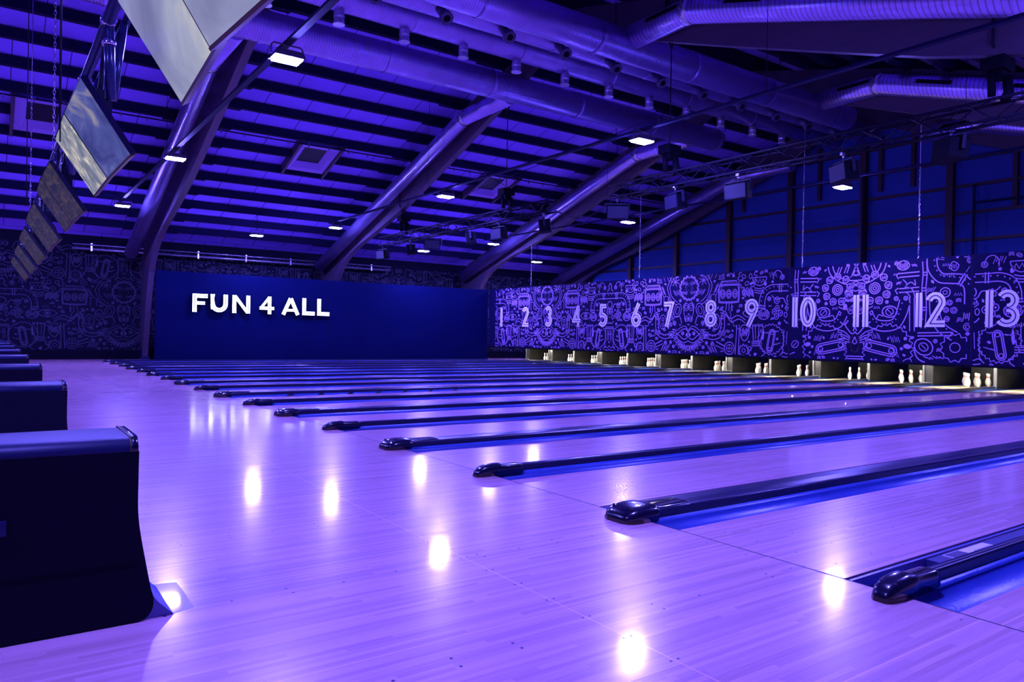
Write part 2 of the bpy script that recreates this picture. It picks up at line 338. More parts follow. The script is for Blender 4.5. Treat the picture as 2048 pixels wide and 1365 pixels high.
# ------------------------------------------------------------------ line art (steampunk print)
class Art:
    def __init__(s, seed): s.S = []; s.r = random.Random(seed)
    def line(s, pts, w=.022): s.S.append((pts, w))
    def curve(s, P, w=.022, n=6, closed=False):
        out = []; k = len(P)
        for i in range(k if closed else k - 1):
            p0, p1, p2, p3 = P[(i - 1) % k] if (closed or i) else P[0], P[i], P[(i + 1) % k], P[(i + 2) % k] if (closed or i + 2 < k) else P[-1]
            for j in range(n):
                t = j / n
                out.append(tuple(.5 * ((2 * p1[a]) + (-p0[a] + p2[a]) * t + (2 * p0[a] - 5 * p1[a] + 4 * p2[a] - p3[a]) * t * t + (-p0[a] + 3 * p1[a] - 3 * p2[a] + p3[a]) * t ** 3) for a in (0, 1)))
        out.append(out[0] if closed else P[-1]); s.line(out, w)
    def ell(s, c, rx, ry, w=.02, rot=0, a0=0, a1=360, n=None):
        n = n or max(8, int(abs(a1 - a0) / 360 * (10 + 26 * max(rx, ry) ** .5)))
        pts = []
        for i in range(n + 1):
            a = math.radians(a0 + (a1 - a0) * i / n); x, y = rx * math.cos(a), ry * math.sin(a)
            q = math.radians(rot); j = 1 + s.r.uniform(-.025, .025)
            pts.append((c[0] + (x * math.cos(q) - y * math.sin(q)) * j, c[1] + (x * math.sin(q) + y * math.cos(q)) * j))
        s.line(pts, w)
    def blob(s, c, rx, ry, rot=0): # filled
        n = 9; q = math.radians(rot)
        for k in range(n):
            t = (k + .5) / n * 2 - 1; h = math.sqrt(max(0, 1 - t * t)) * ry; x = t * rx
            p = [(x, -h), (x, h)]
            s.line([(c[0] + a * math.cos(q) - d * math.sin(q), c[1] + a * math.sin(q) + d * math.cos(q)) for a, d in p], 2.05 * rx / n)
    def gear(s, c, r, teeth=14, d=.07, w=.024, a0=0, a1=360, jag=False):
        pts = []; n = int(teeth * abs(a1 - a0) / 360)
        for i in range(n):
            for f, rr in (((0, r), (.5, r + d)) if jag else ((0, r), (.25, r + d), (.5, r + d), (.75, r))):
                a = math.radians(a0 + (a1 - a0) * (i + f) / n); k = rr + s.r.uniform(-.2, .2) * d
                pts.append((c[0] + k * math.cos(a), c[1] + k * math.sin(a)))
        if a1 - a0 == 360: pts.append(pts[0])
        s.line(pts, w)
    def hatch(s, c, w, h, ang=60, n=6, lw=.014):
        q = math.radians(ang); dx, dy = math.cos(q), math.sin(q)
        for i in range(n):
            o = (i / max(1, n - 1) - .5) * w; l = h * s.r.uniform(.55, 1) / 2; e = s.r.uniform(-.1, .1) * h
            x, y = c[0] + o, c[1] + e
            s.line([(x - dx * l, y - dy * l), (x + dx * l, y + dy * l)], lw)
    def capsule(s, c, l, r, rot, w=.022):
        q = math.radians(rot); ux, uy = math.cos(q), math.sin(q)
        for k, rr in ((0, r), (1, r * .62)):
            pts = []
            for i in range(9):
                a = PI / 2 + PI * i / 8; pts.append((-l / 2 + rr * math.cos(a), rr * math.sin(a)))
            for i in range(9):
                a = -PI / 2 + PI * i / 8; pts.append((l / 2 + rr * math.cos(a), rr * math.sin(a)))
            pts.append(pts[0]); s.line([(c[0] + x * ux - y * uy, c[1] + x * uy + y * ux) for x, y in pts], w)
        for e in (-1, 1): s.ell((c[0] + e * l / 2 * ux, c[1] + e * l / 2 * uy), r * .45, r * .45, w * .8)
    def pipe(s, P, hw=.1, w=.024, dots=True, rings=()):
        n = len(P); off = []
        for i in range(n):
            a = P[max(0, i - 1)]; c = P[min(n - 1, i + 1)]; dx, dy = c[0] - a[0], c[1] - a[1]; l = math.hypot(dx, dy) or 1
            off.append((-dy / l, dx / l))
        for sg in (1, -1): s.curve([(p[0] + sg * hw * o[0], p[1] + sg * hw * o[1]) for p, o in zip(P, off)], w)
        for i in rings:
            p, o = P[i], off[i]; k = hw * 1.35
            for t in (-.035, .035):
                s.line([(p[0] + k * o[0] + t * o[1], p[1] + k * o[1] - t * o[0]), (p[0] - k * o[0] + t * o[1], p[1] - k * o[1] - t * o[0])], w * 1.2)
        if dots:
            for i in range(n - 1):
                for t in (.25, .75):
                    x = P[i][0] * (1 - t) + P[i + 1][0] * t; y = P[i][1] * (1 - t) + P[i + 1][1] * t
                    s.ell((x + off[i][0] * hw * .4, y + off[i][1] * hw * .4), .014, .014, .014, n=5)
    def fill(s, W, H, n, sizes=(.05, .13)):
        """small motifs in what is still empty"""
        g = {}
        for pts, w in s.S:
            for i in range(len(pts) - 1):
                (x0, y0), (x1, y1) = pts[i], pts[i + 1]; k = max(1, int(math.hypot(x1 - x0, y1 - y0) / .05))
                for j in range(k + 1): g[(int((x0 + (x1 - x0) * j / k) / .07), int((y0 + (y1 - y0) * j / k) / .07))] = 1
        for _ in range(n):
            r = s.r.uniform(*sizes); x = s.r.uniform(0, W); y = s.r.uniform(.0, H); k = int(r / .07) + 1
            cells = [(int(x / .07) + a, int(y / .07) + c) for a in range(-k, k + 1) for c in range(-k, k + 1)]
            if sum(c in g for c in cells) > .3 * len(cells): continue
            for c in cells: g[c] = 1
            t = s.r.randrange(8)
            if t == 0: s.ell((x, y), r, r, .018); s.ell((x, y), r * .5, r * .5, .018)
            elif t == 1: s.hatch((x, y), r * 1.8, r * 1.8, s.r.choice((60, 75, 110, 125)), 5)
            elif t == 2: s.gear((x, y), r * .75, 9, r * .3, .016); s.ell((x, y), r * .3, r * .3, .016)
            elif t == 3: s.blob((x, y), r * .8, r * .5, s.r.uniform(0, 180))
            elif t == 4:
                s.line([(x + (i / 5 - .5) * 2 * r, y + (r * .5 if i % 2 else -r * .5)) for i in range(7)], .018)
            elif t == 5:
                s.ell((x, y), r, r * .6, .018, 30); s.hatch((x, y), r, r * .7, 70, 4, .012)
            elif t == 6:
                for q in range(3): s.curve([(x - r, y + (q - 1) * r * .5), (x, y + (q - 1) * r * .5 + r * .3), (x + r, y + (q - 1) * r * .5)], .016, 4)
            else:
                s.curve([(x - r, y - r * .3), (x - r * .2, y + r), (x + r, y + r * .2), (x + r * .3, y - r), (x - r, y - r * .3)], .02, 4); s.hatch((x, y), r, r, 95, 4, .014)

def art_a():
    a = Art(3)
    # face axis (u = 0): gear brow, moustache, lashes
    a.gear((0, 2.26), .36, 16, .07); a.ell((0, 2.26), .16, .16); a.ell((0, 2.26), .09, .09); a.hatch((.18, 2.42), .2, .18, 50, 5); a.hatch((.2, 2.1), .2, .18, 50, 5)
    a.ell((.2, 2.22), .78, .62, .022, 10, -70, 45); a.ell((.2, 2.22), .68, .52, .02, 10, -70, 45)
    for k in range(7): a.line([(.62, 2.5), (.62 + .2 * math.cos(k * .9), 2.5 + .17 * math.sin(k * .9))], .02)
    a.hatch((1.0, 2.62), .4, .25, 65, 8); a.hatch((1.25, 2.2), .25, .5, 65, 7)
    a.curve([(0, .62), (.1, .52), (.25, .52), (.45, .66), (.62, .62), (.72, .68)], .026)
    a.curve([(0, .74), (.12, .86), (.3, .82), (.48, .7), (.66, .74)], .026); a.curve([(0, .8), (.15, .95), (.36, .9), (.52, .78)], .02)
    a.curve([(0, .45), (.2, .38), (.42, .48), (.6, .6)], .022)
    for k in range(15):
        g = math.radians(-88 + k * 6.4); a.line([(.54 * math.cos(g), .82 + .52 * math.sin(g)), ((.74 + .04 * (k % 2)) * math.cos(g), .82 + (.72 + .05 * (k % 2)) * math.sin(g))], .026)
    for k in range(8): a.ell((.62 * math.cos(math.radians(-86 + 12 * k)), .82 + .62 * math.sin(math.radians(-86 + 12 * k))), .03, .07, .018, -86 + 12 * k + 90, n=8)
    a.line([(.70, .55), (.86, .55), (.86, .75), (.70, .75), (.70, .55)], .03); a.blob((.78, .65), .05, .06)
    a.pipe([(.86, .62), (1.1, .58), (1.36, .68), (1.46, .95), (1.46, 1.25), (1.55, 1.42)], .07, rings=(4,))
    a.curve([(.1, 1.1), (.22, 1.5), (.12, 1.8)], .02); a.curve([(.3, 1.05), (.42, 1.3), (.7, 1.2), (.6, .95)], .024); a.ell((.5, 1.5), .16, .24, .022, 20); a.ell((.5, 1.5), .08, .14, .018, 20)
    a.ell((.85, 1.35), .14, .2, .022); a.hatch((.86, 1.35), .16, .25, 80, 5); a.ell((1.18, 1.1), .16, .25, .022); a.ell((1.18, 1.19), .05, .06); a.ell((1.18, 1.0), .05, .06)
    a.line([(.95, 1.7), (.95, 2.0), (1.15, 2.0), (1.15, 1.65)], .022); a.line([(.7, 1.78), (.9, 1.85), (.9, 1.95)], .022)
    # box with three dials
    for k, w in ((0, .028), (.035, .018)):
        x0, x1, y0, y1 = 1.28 + k, 2.08 - k, 1.72 + k, 2.30 - k
        a.curve([(x0 + .08, y0), (x1 - .08, y0), (x1, y0 + .08), (x1, y1 - .08), (x1 - .08, y1), (x0 + .08, y1), (x0, y1 - .08), (x0, y0 + .08)], w, 5, True)
    for x in (1.44, 1.68, 1.92): a.ell((x, 2.0), .095, .14, .022); a.ell((x, 2.0), .055, .09, .02); a.blob((x, 2.0), .025, .03)
    a.line([(1.36, 2.33), (1.36, 2.42), (1.98, 2.42), (1.98, 2.33)], .03); a.hatch((1.68, 2.37), .5, .06, 90, 9)
    for x in (1.6, 1.7, 1.8): a.line([(x, 1.7), (x + (x - 1.7) * .3, 1.45)], .02)
    a.curve([(1.3, 1.5), (1.55, 1.42), (1.75, 1.2), (2.05, 1.3), (2.35, 1.15)], .024); a.curve([(1.35, 1.4), (1.6, 1.3), (1.8, 1.1), (2.1, 1.18), (2.35, 1.05)], .024)
    a.ell((1.74, .24), .2, .2, .024); a.ell((1.74, .24), .12, .12, .018); a.line([(1.62, .24), (1.86, .24)], .018); a.line([(1.74, .12), (1.74, .36)], .018)
    a.line([(1.55, .3), (1.2, .45)], .03); a.line([(1.52, .2), (1.15, .33)], .022); a.line([(1.98, .05), (2.02, 1.0)], .022); a.line([(2.1, .05), (2.12, 1.0)], .022); a.hatch((1.45, .75), .25, .3, 60, 6); a.hatch((1.05, .2), .3, .3, 120, 7)
    a.line([(1.25, 2.5), (1.5, 2.5), (1.5, 2.74)], .022); a.hatch((1.38, 2.6), .2, .16, 90, 5)
    # skull dial gear
    a.gear((2.38, 2.46), .3, 13, .06); 
    for k in range(3): a.ell((2.38 + .15 * math.cos(k * 2.1 + .5), 2.46 + .15 * math.sin(k * 2.1 + .5)), .055, .08, .02, k * 60)
    for k in range(9): a.line([(2.2 + .05 * k, 2.1 + .05 * (k % 2)), (2.23 + .05 * k, 1.93 - .03 * (k % 3))], .03)
    a.ell((2.85, 2.48), .26, .26, .022, 0, 180, 360); a.line([(2.6, 2.48), (3.1, 2.48)], .024); a.line([(2.66 + .04 * k if False else 2.62 + .05 * k, 2.4 - .1 * (k % 2)) for k in range(9)] if False else [(2.62 + .06 * k, 2.42 - .12 * (k % 2)) for k in range(8)], .028)
    for z in (2.16, 2.09, 2.02): a.curve([(2.66, z), (2.85, z - .04), (3.02, z)], .024, 4)
    a.blob((2.55, 2.3), .07, .04, 30); a.blob((3.05, 2.28), .05, .08, 20)
    # eye, big jagged wheel, lamp, capsule
    a.ell((2.55, 1.33), .3, .17, .024, 0, 0, 180); a.ell((2.55, 1.4), .3, .17, .024, 0, 180, 360); a.ell((2.55, 1.37), .1, .1); a.blob((2.55, 1.37), .05, .05)
    a.gear((2.3, 1.35), .5, 22, .07, .02, 150, 330, True); a.ell((3.02, 1.32), .2, .16, .024); a.hatch((3.02, 1.32), .3, .22, 85, 9, .018)
    for x, z in ((3.5, 1.5), (3.62, 1.35), (3.48, 1.25), (3.4, 1.4)): a.ell((x, z), .075, .085, .022); a.blob((x, z), .025, .03)
    a.curve([(2.2, .95), (2.38, .98), (2.5, .8), (2.42, .55), (2.28, .5), (2.16, .7)], .024, 5, True); a.hatch((2.33, .75), .2, .3, 70, 8, .02)
    a.line([(2.62, 1.02), (2.66, .5), (2.94, .5), (3.0, 1.02)], .026); a.line([(2.72, .98), (2.74, .55)], .018); a.line([(2.86, .98), (2.84, .55)], .018); a.hatch((2.8, .98), .36, .1, 80, 9, .02)
    for z in (.46, .40, .34): a.line([(2.6, z), (2.98, z)], .026)
    a.curve([(2.62, .3), (2.5, .1), (2.62, 0)], .022); a.curve([(2.96, .3), (3.08, .12), (2.95, 0)], .022); a.blob((3.0, .72), .05, .2)
    a.gear((3.3, .55), .43, 24, .05, .024, 60, 420, True); a.capsule((3.3, .5), .5, .11, 80, .024)
    a.hatch((3.12, .75), .14, .12, 20, 4); a.hatch((3.48, .8), .14, .12, 20, 4); a.hatch((3.5, .4), .12, .2, 20, 4)
    a.gear((2.3, .18), .15, 9, .05); a.ell((2.3, .18), .06, .06); a.ell((2.52, .24), .07, .07)
    # pipe axis (u = 3.96)
    a.pipe([(2.95, 1.55), (2.97, 1.8), (3.08, 2.02), (3.3, 2.12), (3.6, 2.12), (3.96, 2.12)], .1, rings=(0, 4))
    a.ell((3.96, 1.78), .13, .13, .024, 0, 90, 270); a.curve([(3.3, 1.9), (3.45, 1.78), (3.7, 1.8), (3.8, 1.65), (3.96, 1.6)], .024)
    a.line([(3.96, 2.62), (3.88, 2.5), (3.9, 2.38), (3.8, 2.3)], .03); a.line([(3.96, 2.7), (3.84, 2.7), (3.8, 2.6)], .03); a.ell((3.5, 2.45), .16, .2, .022, 0, 0, 200)
    for z in (.92, .86): a.line([(3.72, z), (3.96, z)], .026)
    a.line([(3.74, .84)] + [(3.76 - .03 * (k % 2) - .02 * (k > 6), .8 - .07 * k) for k in range(10)] + [(3.66, .1)], .022)
    for x in (3.86, 3.92): a.line([(x, .8), (x - .02, .4)], .016)
    a.curve([(3.96, .2), (3.86, .12), (3.75, .16), (3.62, .06)], .022); a.curve([(3.96, .06), (3.85, .02), (3.7, .04)], .022)
    a.curve([(3.75, 1.15), (3.85, 1.05), (3.96, 1.1)], .026); a.ell((3.8, 1.3), .05, .08)
    a.fill(3.96, 2.72, 900); a.fill(3.96, 2.72, 1500, (.03, .065))
    return a

def art_b():
    """large mirrored creature of the right-hand panel; u = distance from its axis"""
    a = Art(5)
    for r in (.15, .1, .045): a.ell((.54, 1.98), r, r, .026)
    for k in range(9):
        g = k * 40 + 10; x, z = .54 + .38 * math.cos(math.radians(g)), 1.98 + .36 * math.sin(math.radians(g))
        a.curve([(x - .07, z - .06), (x + .06, z - .08), (x + .09, z + .05), (x, z + .1), (x - .09, z + .05)], .026, 4, True); a.hatch((x, z), .1, .13, 80, 4, .018)
    a.curve([(0, 2.22), (.3, 2.25), (.62, 2.45), (.72, 2.74)], .03); a.curve([(0, 2.12), (.36, 2.15), (.75, 2.4), (.86, 2.74)], .03)
    for k in range(3): a.line([(.02 + .0 * k, 2.7 - k * .1), (.12 + k * .02, 2.35 - k * .02)], .024)
    for x in (.2, .28, .42, .5): a.line([(x, 2.62), (x + .07, 2.44)], .024)
    a.line([(0, 2.2), (.09, 2.16), (.09, 1.96), (0, 1.92)], .03); a.line([(.0, 2.08), (.1, 2.06)], .03); a.blob((.2, 1.86), .12, .16); a.hatch((.2, 1.7), .26, .16, 90, 9, .026)
    a.curve([(0, 1.6), (.12, 1.5), (.3, 1.42), (.5, 1.5)], .026); a.blob((.3, 1.5), .06, .08)
    a.ell((.96, 1.34), .2, .15, .028); a.ell((.96, 1.34), .1, .1, .022); a.line([(.9, 1.4), (1.02, 1.28)], .02)
    a.pipe([(.36, 1.3), (.5, 1.05), (.8, .96), (1.12, 1.02), (1.28, 1.3), (1.36, 1.62)], .14, .028)
    a.gear((.62, 1.38), .14, 7, .07, .024, 180, 360); a.curve([(.2, 1.12), (.32, 1.0), (.44, 1.08)], .03)
    for x in (1.5, 1.62): a.line([(x, .82), (x - .02, 1.7)], .026)
    a.curve([(1.5, 1.7), (1.42, 1.82), (1.3, 1.84)], .026); a.curve([(1.62, 1.7), (1.54, 1.92), (1.36, 1.98)], .026)
    a.gear((.92, .34), .62, 26, .07, .028, -20, 190, True); a.capsule((.72, .36), .62, .15, -12, .028); a.hatch((1.12, .6), .2, .2, 110, 5); a.hatch((.6, .68), .2, .2, 110, 5); a.hatch((1.1, .2), .2, .2, 110, 5)
    a.ell((0, .48), .13, .26, .03); a.line([(0, .66), (.07, .5), (0, .46)], .024); a.ell((0, .36), .05, .06, .022); a.ell((0, .24), .06, .05, .02)
    for k in range(4): a.curve([(.14, .5 + .05 * k), (.3, .52 + .09 * k), (.48, .46 + .13 * k)], .026, 4)
    a.curve([(.0, .8), (.08, .74), (.2, .86), (.28, .98), (.2, 1.1)], .028); a.line([(0, .95), (.05, .82)], .03)
    for z in (.12, .05): a.line([(0, z), (.22, z)], .028)
    a.line([(.26, .02), (.22, .1), (.3, .16), (.22, .24), (.32, .3), (.24, .36)], .024)
    for z in (2.34, 2.24, 1.94, 1.84): a.line([(1.2, z), (1.72, z + .02)], .03)
    a.line([(1.2, 2.36), (1.12, 2.3), (1.18, 2.2)], .028); a.line([(1.18, 1.96), (1.1, 1.9), (1.16, 1.8)], .028); a.curve([(1.3, 2.18), (1.4, 2.06), (1.34, 1.98), (1.5, 2.1), (1.62, 2.02), (1.6, 2.16)], .024); a.ell((1.3, 2.55), .16, .12, .026); a.hatch((1.3, 2.55), .22, .2, 85, 7, .02)
    a.pipe([(1.84, .9), (1.86, 1.4), (1.84, 1.9), (1.86, 2.3), (1.84, 2.62)], .05, .026, False, (1, 2, 3)); a.line([(1.5, 2.66), (2.2, 2.7)], .026)
    a.pipe([(2.02, 2.7), (2.06, 2.4), (2.24, 2.18), (2.5, 2.14), (2.76, 2.1), (2.92, 1.9), (2.94, 1.5)], .12, .028, True, (4, 6)); a.hatch((2.4, 2.24), .3, .1, 80, 7)
    a.pipe([(2.1, 1.7), (2.14, 1.2), (2.3, .9), (2.6, .7)], .12, .028); a.ell((2.36, 1.8), .12, .12, .026); a.ell((2.36, 1.8), .05, .05, .02)
    for z in (.78, .7): a.line([(1.7, z), (2.55, z + .02)], .028)
    a.ell((1.86, .42), .24, .2, .028, -30); a.ell((1.86, .42), .12, .1, .022, -30); a.line([(1.8, .48), (1.92, .36)], .02); a.curve([(1.6, .4), (1.72, .12), (2.0, .0), (2.3, -.02)], .03); a.hatch((2.1, .15), .4, .16, 150, 6, .022)
    a.gear((2.62, .42), .3, 12, .07, .026, 0, 360, True); a.ell((2.62, .42), .12, .12); a.ell((2.95, 1.2), .2, .14, .026); a.hatch((2.95, 1.2), .28, .2, 85, 8, .02)
    a.fill(3.1, 2.72, 700); a.fill(3.1, 2.72, 1200, (.035, .075))
    return a

def ribbon(b, pts, w, P, mat, lo, hi):
    """flat painted stroke; P maps (u,v) to 3D; clipped to the panel"""
    n = len(pts)
    if n < 2: return
    off = []
    for i in range(n):
        ax, ay = pts[max(0, i - 1)]; cx, cy = pts[min(n - 1, i + 1)]
        dx, dy = cx - ax, cy - ay; l = math.hypot(dx, dy) or 1
        off.append((-dy / l * w / 2, dx / l * w / 2))
    for i in range(n - 1):
        (x0, y0), (x1, y1) = pts[i], pts[i + 1]
        if not (lo[0] + w / 2 < x0 < hi[0] - w / 2 and lo[0] + w / 2 < x1 < hi[0] - w / 2): continue
        if not (lo[1] + w / 2 < y0 < hi[1] - w / 2 and lo[1] + w / 2 < y1 < hi[1] - w / 2): continue
        o0, o1 = off[i], off[i + 1]
        b.face([P(x0 + o0[0], y0 + o0[1]), P(x0 - o0[0], y0 - o0[1]), P(x1 - o1[0], y1 - o1[1]), P(x1 + o1[0], y1 + o1[1])], mat)
ARTA, ARTB = art_a().S, art_b().S
def lay(b, S, axis, sgn, v0, umax, P, mat, lo, hi, sc=1.0):
    for pts, w in S:
        q = [(axis + sgn * u * sc, v0 + v * sc) for u, v in pts if u <= umax + .02]
        if len(q) == len(pts): ribbon(b, q, w * sc, P, mat, lo, hi)

# mural wall on the far side (Y = YF)
b = MB(); b.box(XL, XR, YF, YF + .2, -.3, ze + .2, 0)
P = lambda u, v: (u, YF - .003, v)
for r, (v0, ax0) in enumerate(((.36, -7.1), (3.02, -3.14))):
    for k in range(6):
        ax = ax0 + 7.92 * k
        for sg in (1, -1): lay(b, ARTA, ax, sg, v0, 3.96, P, 1, (XL, .34), (XR - .1, 4.36 if r else 3.1))
struct(b.build('wall_far', [M['muralbase'], M['muralline']]))

# ------------------------------------------------------------------ gable wall beyond the pin decks
b = MB()
b.prism([(YN, -.3), (YF, -.3), (YF, ze), (RIDGE, zp(RIDGE) + DECK), (YN, zp(YN) + DECK)], 'x', XR, XR + .2)
gw = struct(b.build('wall_right', M['gable']))
for k in range(12):
    y = 29.9 - 3.0 * k
    if y < YN + .2: continue
    b = MB(); b.box(XR - .2, XR - .001, y - .11, y + .11, 0, zp(y) + .1); b.build('column', M['stud'], gw)
z = 4.59
while z < 9.6:
    yh = RIDGE + (zp(RIDGE) - z) / SL; y0 = max(YN, 2 * RIDGE - yh)
    b = MB(); b.box(XR - .09, XR - .002, y0 + .3, min(YF, yh - .1), z - .05, z + .05); b.build('girt', M['stud'], gw); z += .89
b = MB(); b.box(XR - .09, XR - .002, YN, YF, 3.65, 3.75); b.build('girt', M['stud'], gw)
for y in (20.2, 16.7, 14.3, 13.15, 10.0, 7.6):
    b = MB(); b.box(XR - .12, XR - .0015, y - .07, y + .07, 6.6 if y > 12 else 5.5, min(zp(y), 8.6)); b.build('window_post', M['stud'], gw)

# ------------------------------------------------------------------ purlins
def lab_purlin(k, far): return 'dark roof purlin on the %s slope, %s up from the eave, running above the lanes' % ('far' if far else 'near', ORD[k])
rows = [31.15 - 1.08 * k for k in range(14)]
SKY = [(-2.35, 24.72), (5.42, 24.72), (12.72, 24.72)]
for far in (True, False):
    for k, y in enumerate(rows):
        yy = y if far else 2 * RIDGE - y
        if y < 15.9: continue
        b = MB(); z = zp(yy); segs = [(XL, XR)]
        if far and abs(y - 24.67) < .2:
            segs = []; x = XL
            for sx, _ in SKY: segs.append((x, sx - .72)); x = sx + .72
            segs.append((x, XR))
        for x0, x1 in segs: b.box(x0, x1, yy - .085, yy + .085, z, z + DECK - .02)
        for ax in (1.5, 8.85, 16.2):                 # spliced joints beside the frames
            b.box(ax - .95, ax + .95, yy - .12, yy + .12, z - .04, z + DECK - .03)
        o = b.build('roof_purlin', M['purlin']); tag(o, lab_purlin(k, far), 'roof beam', 'roof purlins on the %s slope' % ('far' if far else 'near'))
b = MB(); b.box(XL, XR, RIDGE - .12, RIDGE + .12, zp(RIDGE) - .25, zp(RIDGE) + DECK - .03)
tag(b.build('ridge_beam', M['purlin']), 'dark ridge beam along the top of the roof between the two slopes', 'roof beam')

# sprinkler line clipped under one purlin
b = MB(); yy = 23.59; z = zp(yy) - .1
b.tube([(XL, yy, z), (XR - .3, yy, z)], .022, 6)
t = tag(b.build('sprinkler_pipe', M['purlin']), 'thin dark sprinkler pipe clipped below the purlin above the skylights', 'pipe')
for k in range(40):
    x = -6 + .68 * k
    b = MB(); b.box(x - .015, x + .015, yy - .06, yy + .01, z - .08, z + .03); b.build('pipe_clip', M['pipe'], t)

# skylights
for k, (sx, sy) in enumerate(SKY):
    w = thing('window_%d' % (k + 1), None, None); w['kind'] = 'structure'
    def pz(y, d): return zp(y) + d
    hx, hy = .68, .82
    for e in (-1, 1):
        b = MB(); x = sx + e * (hx + .03)
        b.prism([(sy - 1.05, pz(sy - 1.05, -.03)), (sy + 1.05, pz(sy + 1.05, -.03)), (sy + 1.05, pz(sy + 1.05, DECK)), (sy - 1.05, pz(sy - 1.05, DECK))], 'x', x - .04, x + .04)
        b.build('trimmer', M['purlin_sk'], w)
    b = MB()
    def ring(h, v, d0, d1):
        # slanted rectangular lining: outer (h,v) at depth d0 to inner at d1
        return
    o_, i_ = (hx - .02, hy), (hx - .3, hy - .32)
    def R(h, v, d): return [(sx - h, sy - v, pz(sy - v, d)), (sx + h, sy - v, pz(sy - v, d)), (sx + h, sy + v, pz(sy + v, d)), (sx - h, sy + v, pz(sy + v, d))]
    A, B2, C2 = R(*o_, .06), R(hx - .16, hy - .17, .08), R(*i_, .24)
    b.loft([A, B2], smooth=False, caps=False); b.loft([B2, C2], smooth=False, caps=False)
    b.build('frame', M['frame'], w)
    b = MB(); b.face(R(i_[0], i_[1], .235)); b.build('pane', M['glass'], w)

# ------------------------------------------------------------------ timber arches
def arch(cx, label):
    inner = [(32.1, 0), (31.75, 1.2), (31.35, 2.4), (30.92, 3.3), (30.3, 3.95), (29.4, 4.45), (28.3, 4.8), (27.0, 5.1), (24.4, 5.8), (22.5, 6.46), (20.4, 7.2), (18.2, 8.0), (16.6, 8.72), (RIDGE, 9.15)]
    outer = [(32.55, 0), (32.56, 3.6), (32.4, 4.3), (31.9, zp(31.9) - .01), (28, zp(28) - .01), (24, zp(24) - .01), (20, zp(20) - .01), (RIDGE, zp(RIDGE) - .27)]
    t = thing('timber_arch', label, 'timber arch', (cx, RIDGE, 0), 0, 'laminated timber arches of the hall')
    for far in (1, -1):
        b = MB(); n = 40
        def res(P):
            L = [0]
            for i in range(1, len(P)): L.append(L[-1] + math.dist(P[i], P[i - 1]))
            out = []
            for j in range(n + 1):
                s = L[-1] * j / n; i = max(k for k in range(len(L)) if L[k] <= s + 1e-9); i = min(i, len(P) - 2); f = (s - L[i]) / (L[i + 1] - L[i])
                out.append((P[i][0] + (P[i + 1][0] - P[i][0]) * f, P[i][1] + (P[i + 1][1] - P[i][1]) * f))
            return out
        I, O = res(inner), res(outer)
        for j in range(n):
            q = [I[j], I[j + 1], O[j + 1], O[j]]
            q = [((p[0] - RIDGE) * far, p[1]) for p in q]
            for x in (-.1, .1): b.face([(x, p[0], p[1]) for p in q])
            b.face([(-.1, *q[0]), (.1, *q[0]), (.1, *q[1]), (-.1, *q[1])])
            b.face([(-.1, *q[3]), (.1, *q[3]), (.1, *q[2]), (-.1, *q[2])])
        b.build('arch_half', M['timber'], t)
    b = MB(); b.box(-.16, .16, 16.82, 17.4, .001, .12); b.box(-.13, -.105, 16.85, 17.35, .1, .45); b.box(.105, .13, 16.85, 17.35, .1, .45)
    b.build('steel_shoe', M['trussx'], t)
    return t
for cx, lb in ((1.5, 'dark brown laminated timber arch landing left of the sign wall'), (8.85, 'laminated timber arch that carries the lighting truss, second from the left'),
               (16.2, 'laminated timber arch rising behind the right end of the sign wall'), (22.2, 'laminated timber arch against the gable wall behind the numbers'), (-5.85, 'laminated timber arch over the approach, left of the frame')):
    if cx > -5: arch(cx, lb)

# ------------------------------------------------------------------ ducts
def branch(x, far, label):
    r = .235 if far else .27
    if far: P = [(31.7, 4.08), (19.6, 7.87), (17.2, 7.9)]
    else: P = [(12.3, 8.02), (10.65, 8.04), (-1.2, 4.32)]
    t = thing('branch_duct', label, 'air duct', (x, P[0][0], P[0][1]), 0, 'round branch ducts fixed beside the arches')
    O = (x, P[0][0], P[0][1])
    L = lambda y, z: (0, y - O[1], z - O[2])
    b = MB()
    b.tube([L(*p) for p in P], r, 20); o = b.build('duct_pipe', M['ducty'], t)
    b = MB(); k = 1; c = P[1]; d = 1
    for (a, bb) in ((P[0], P[1]), (P[1], P[2])):
        pass
    e = Vector(L(*P[1])); a = (e - Vector(L(*P[0]))).normalized(); c2 = (Vector(L(*P[2])) - e).normalized()
    b.tube([e - a * .12, e, e + c2 * .12], r + .012, 20); b.build('elbow_collar', M['pipe'], t)
    # slot grilles on the upper side of the near ducts
    if not far:
        for s_ in (.15, 1.1, 3.4):
            a0 = Vector(L(*P[0])) if s_ < 1 else Vector(L(*P[1])); dirn = -Vector((0, 0, 0)); seg = (Vector(L(*P[1])) - Vector(L(*P[0]))) if s_ < 1 else (Vector(L(*P[2])) - Vector(L(*P[1])))
            u = seg.normalized(); q0 = a0 + u * (s_ if s_ > 1 else .6); q1 = q0 + u * .9
            nrm = Vector((-1, 0, 0)); up = Vector((0, -u.z, u.y)); up = up if up.z > 0 else -up
            def S(p, ang): return p + (nrm * math.cos(ang) + up * math.sin(ang)) * (r + .008)
            b = MB(); b.face([S(q0, .12), S(q1, .12), S(q1, .5), S(q0, .5)]); b.build('slot_grille', M['black'], t)
    for s_ in (.18, .45, .72):
        p = Vector(L(*P[0])).lerp(Vector(L(*P[1])), s_) if far else Vector(L(*P[1])).lerp(Vector(L(*P[2])), s_)
        b = MB(); b.tube([(p.x, p.y, p.z + r - .02), (p.x, p.y, p.z + r + .5)], .008, 5); b.build('hanger_rod', M['cablem'], t)
    return t
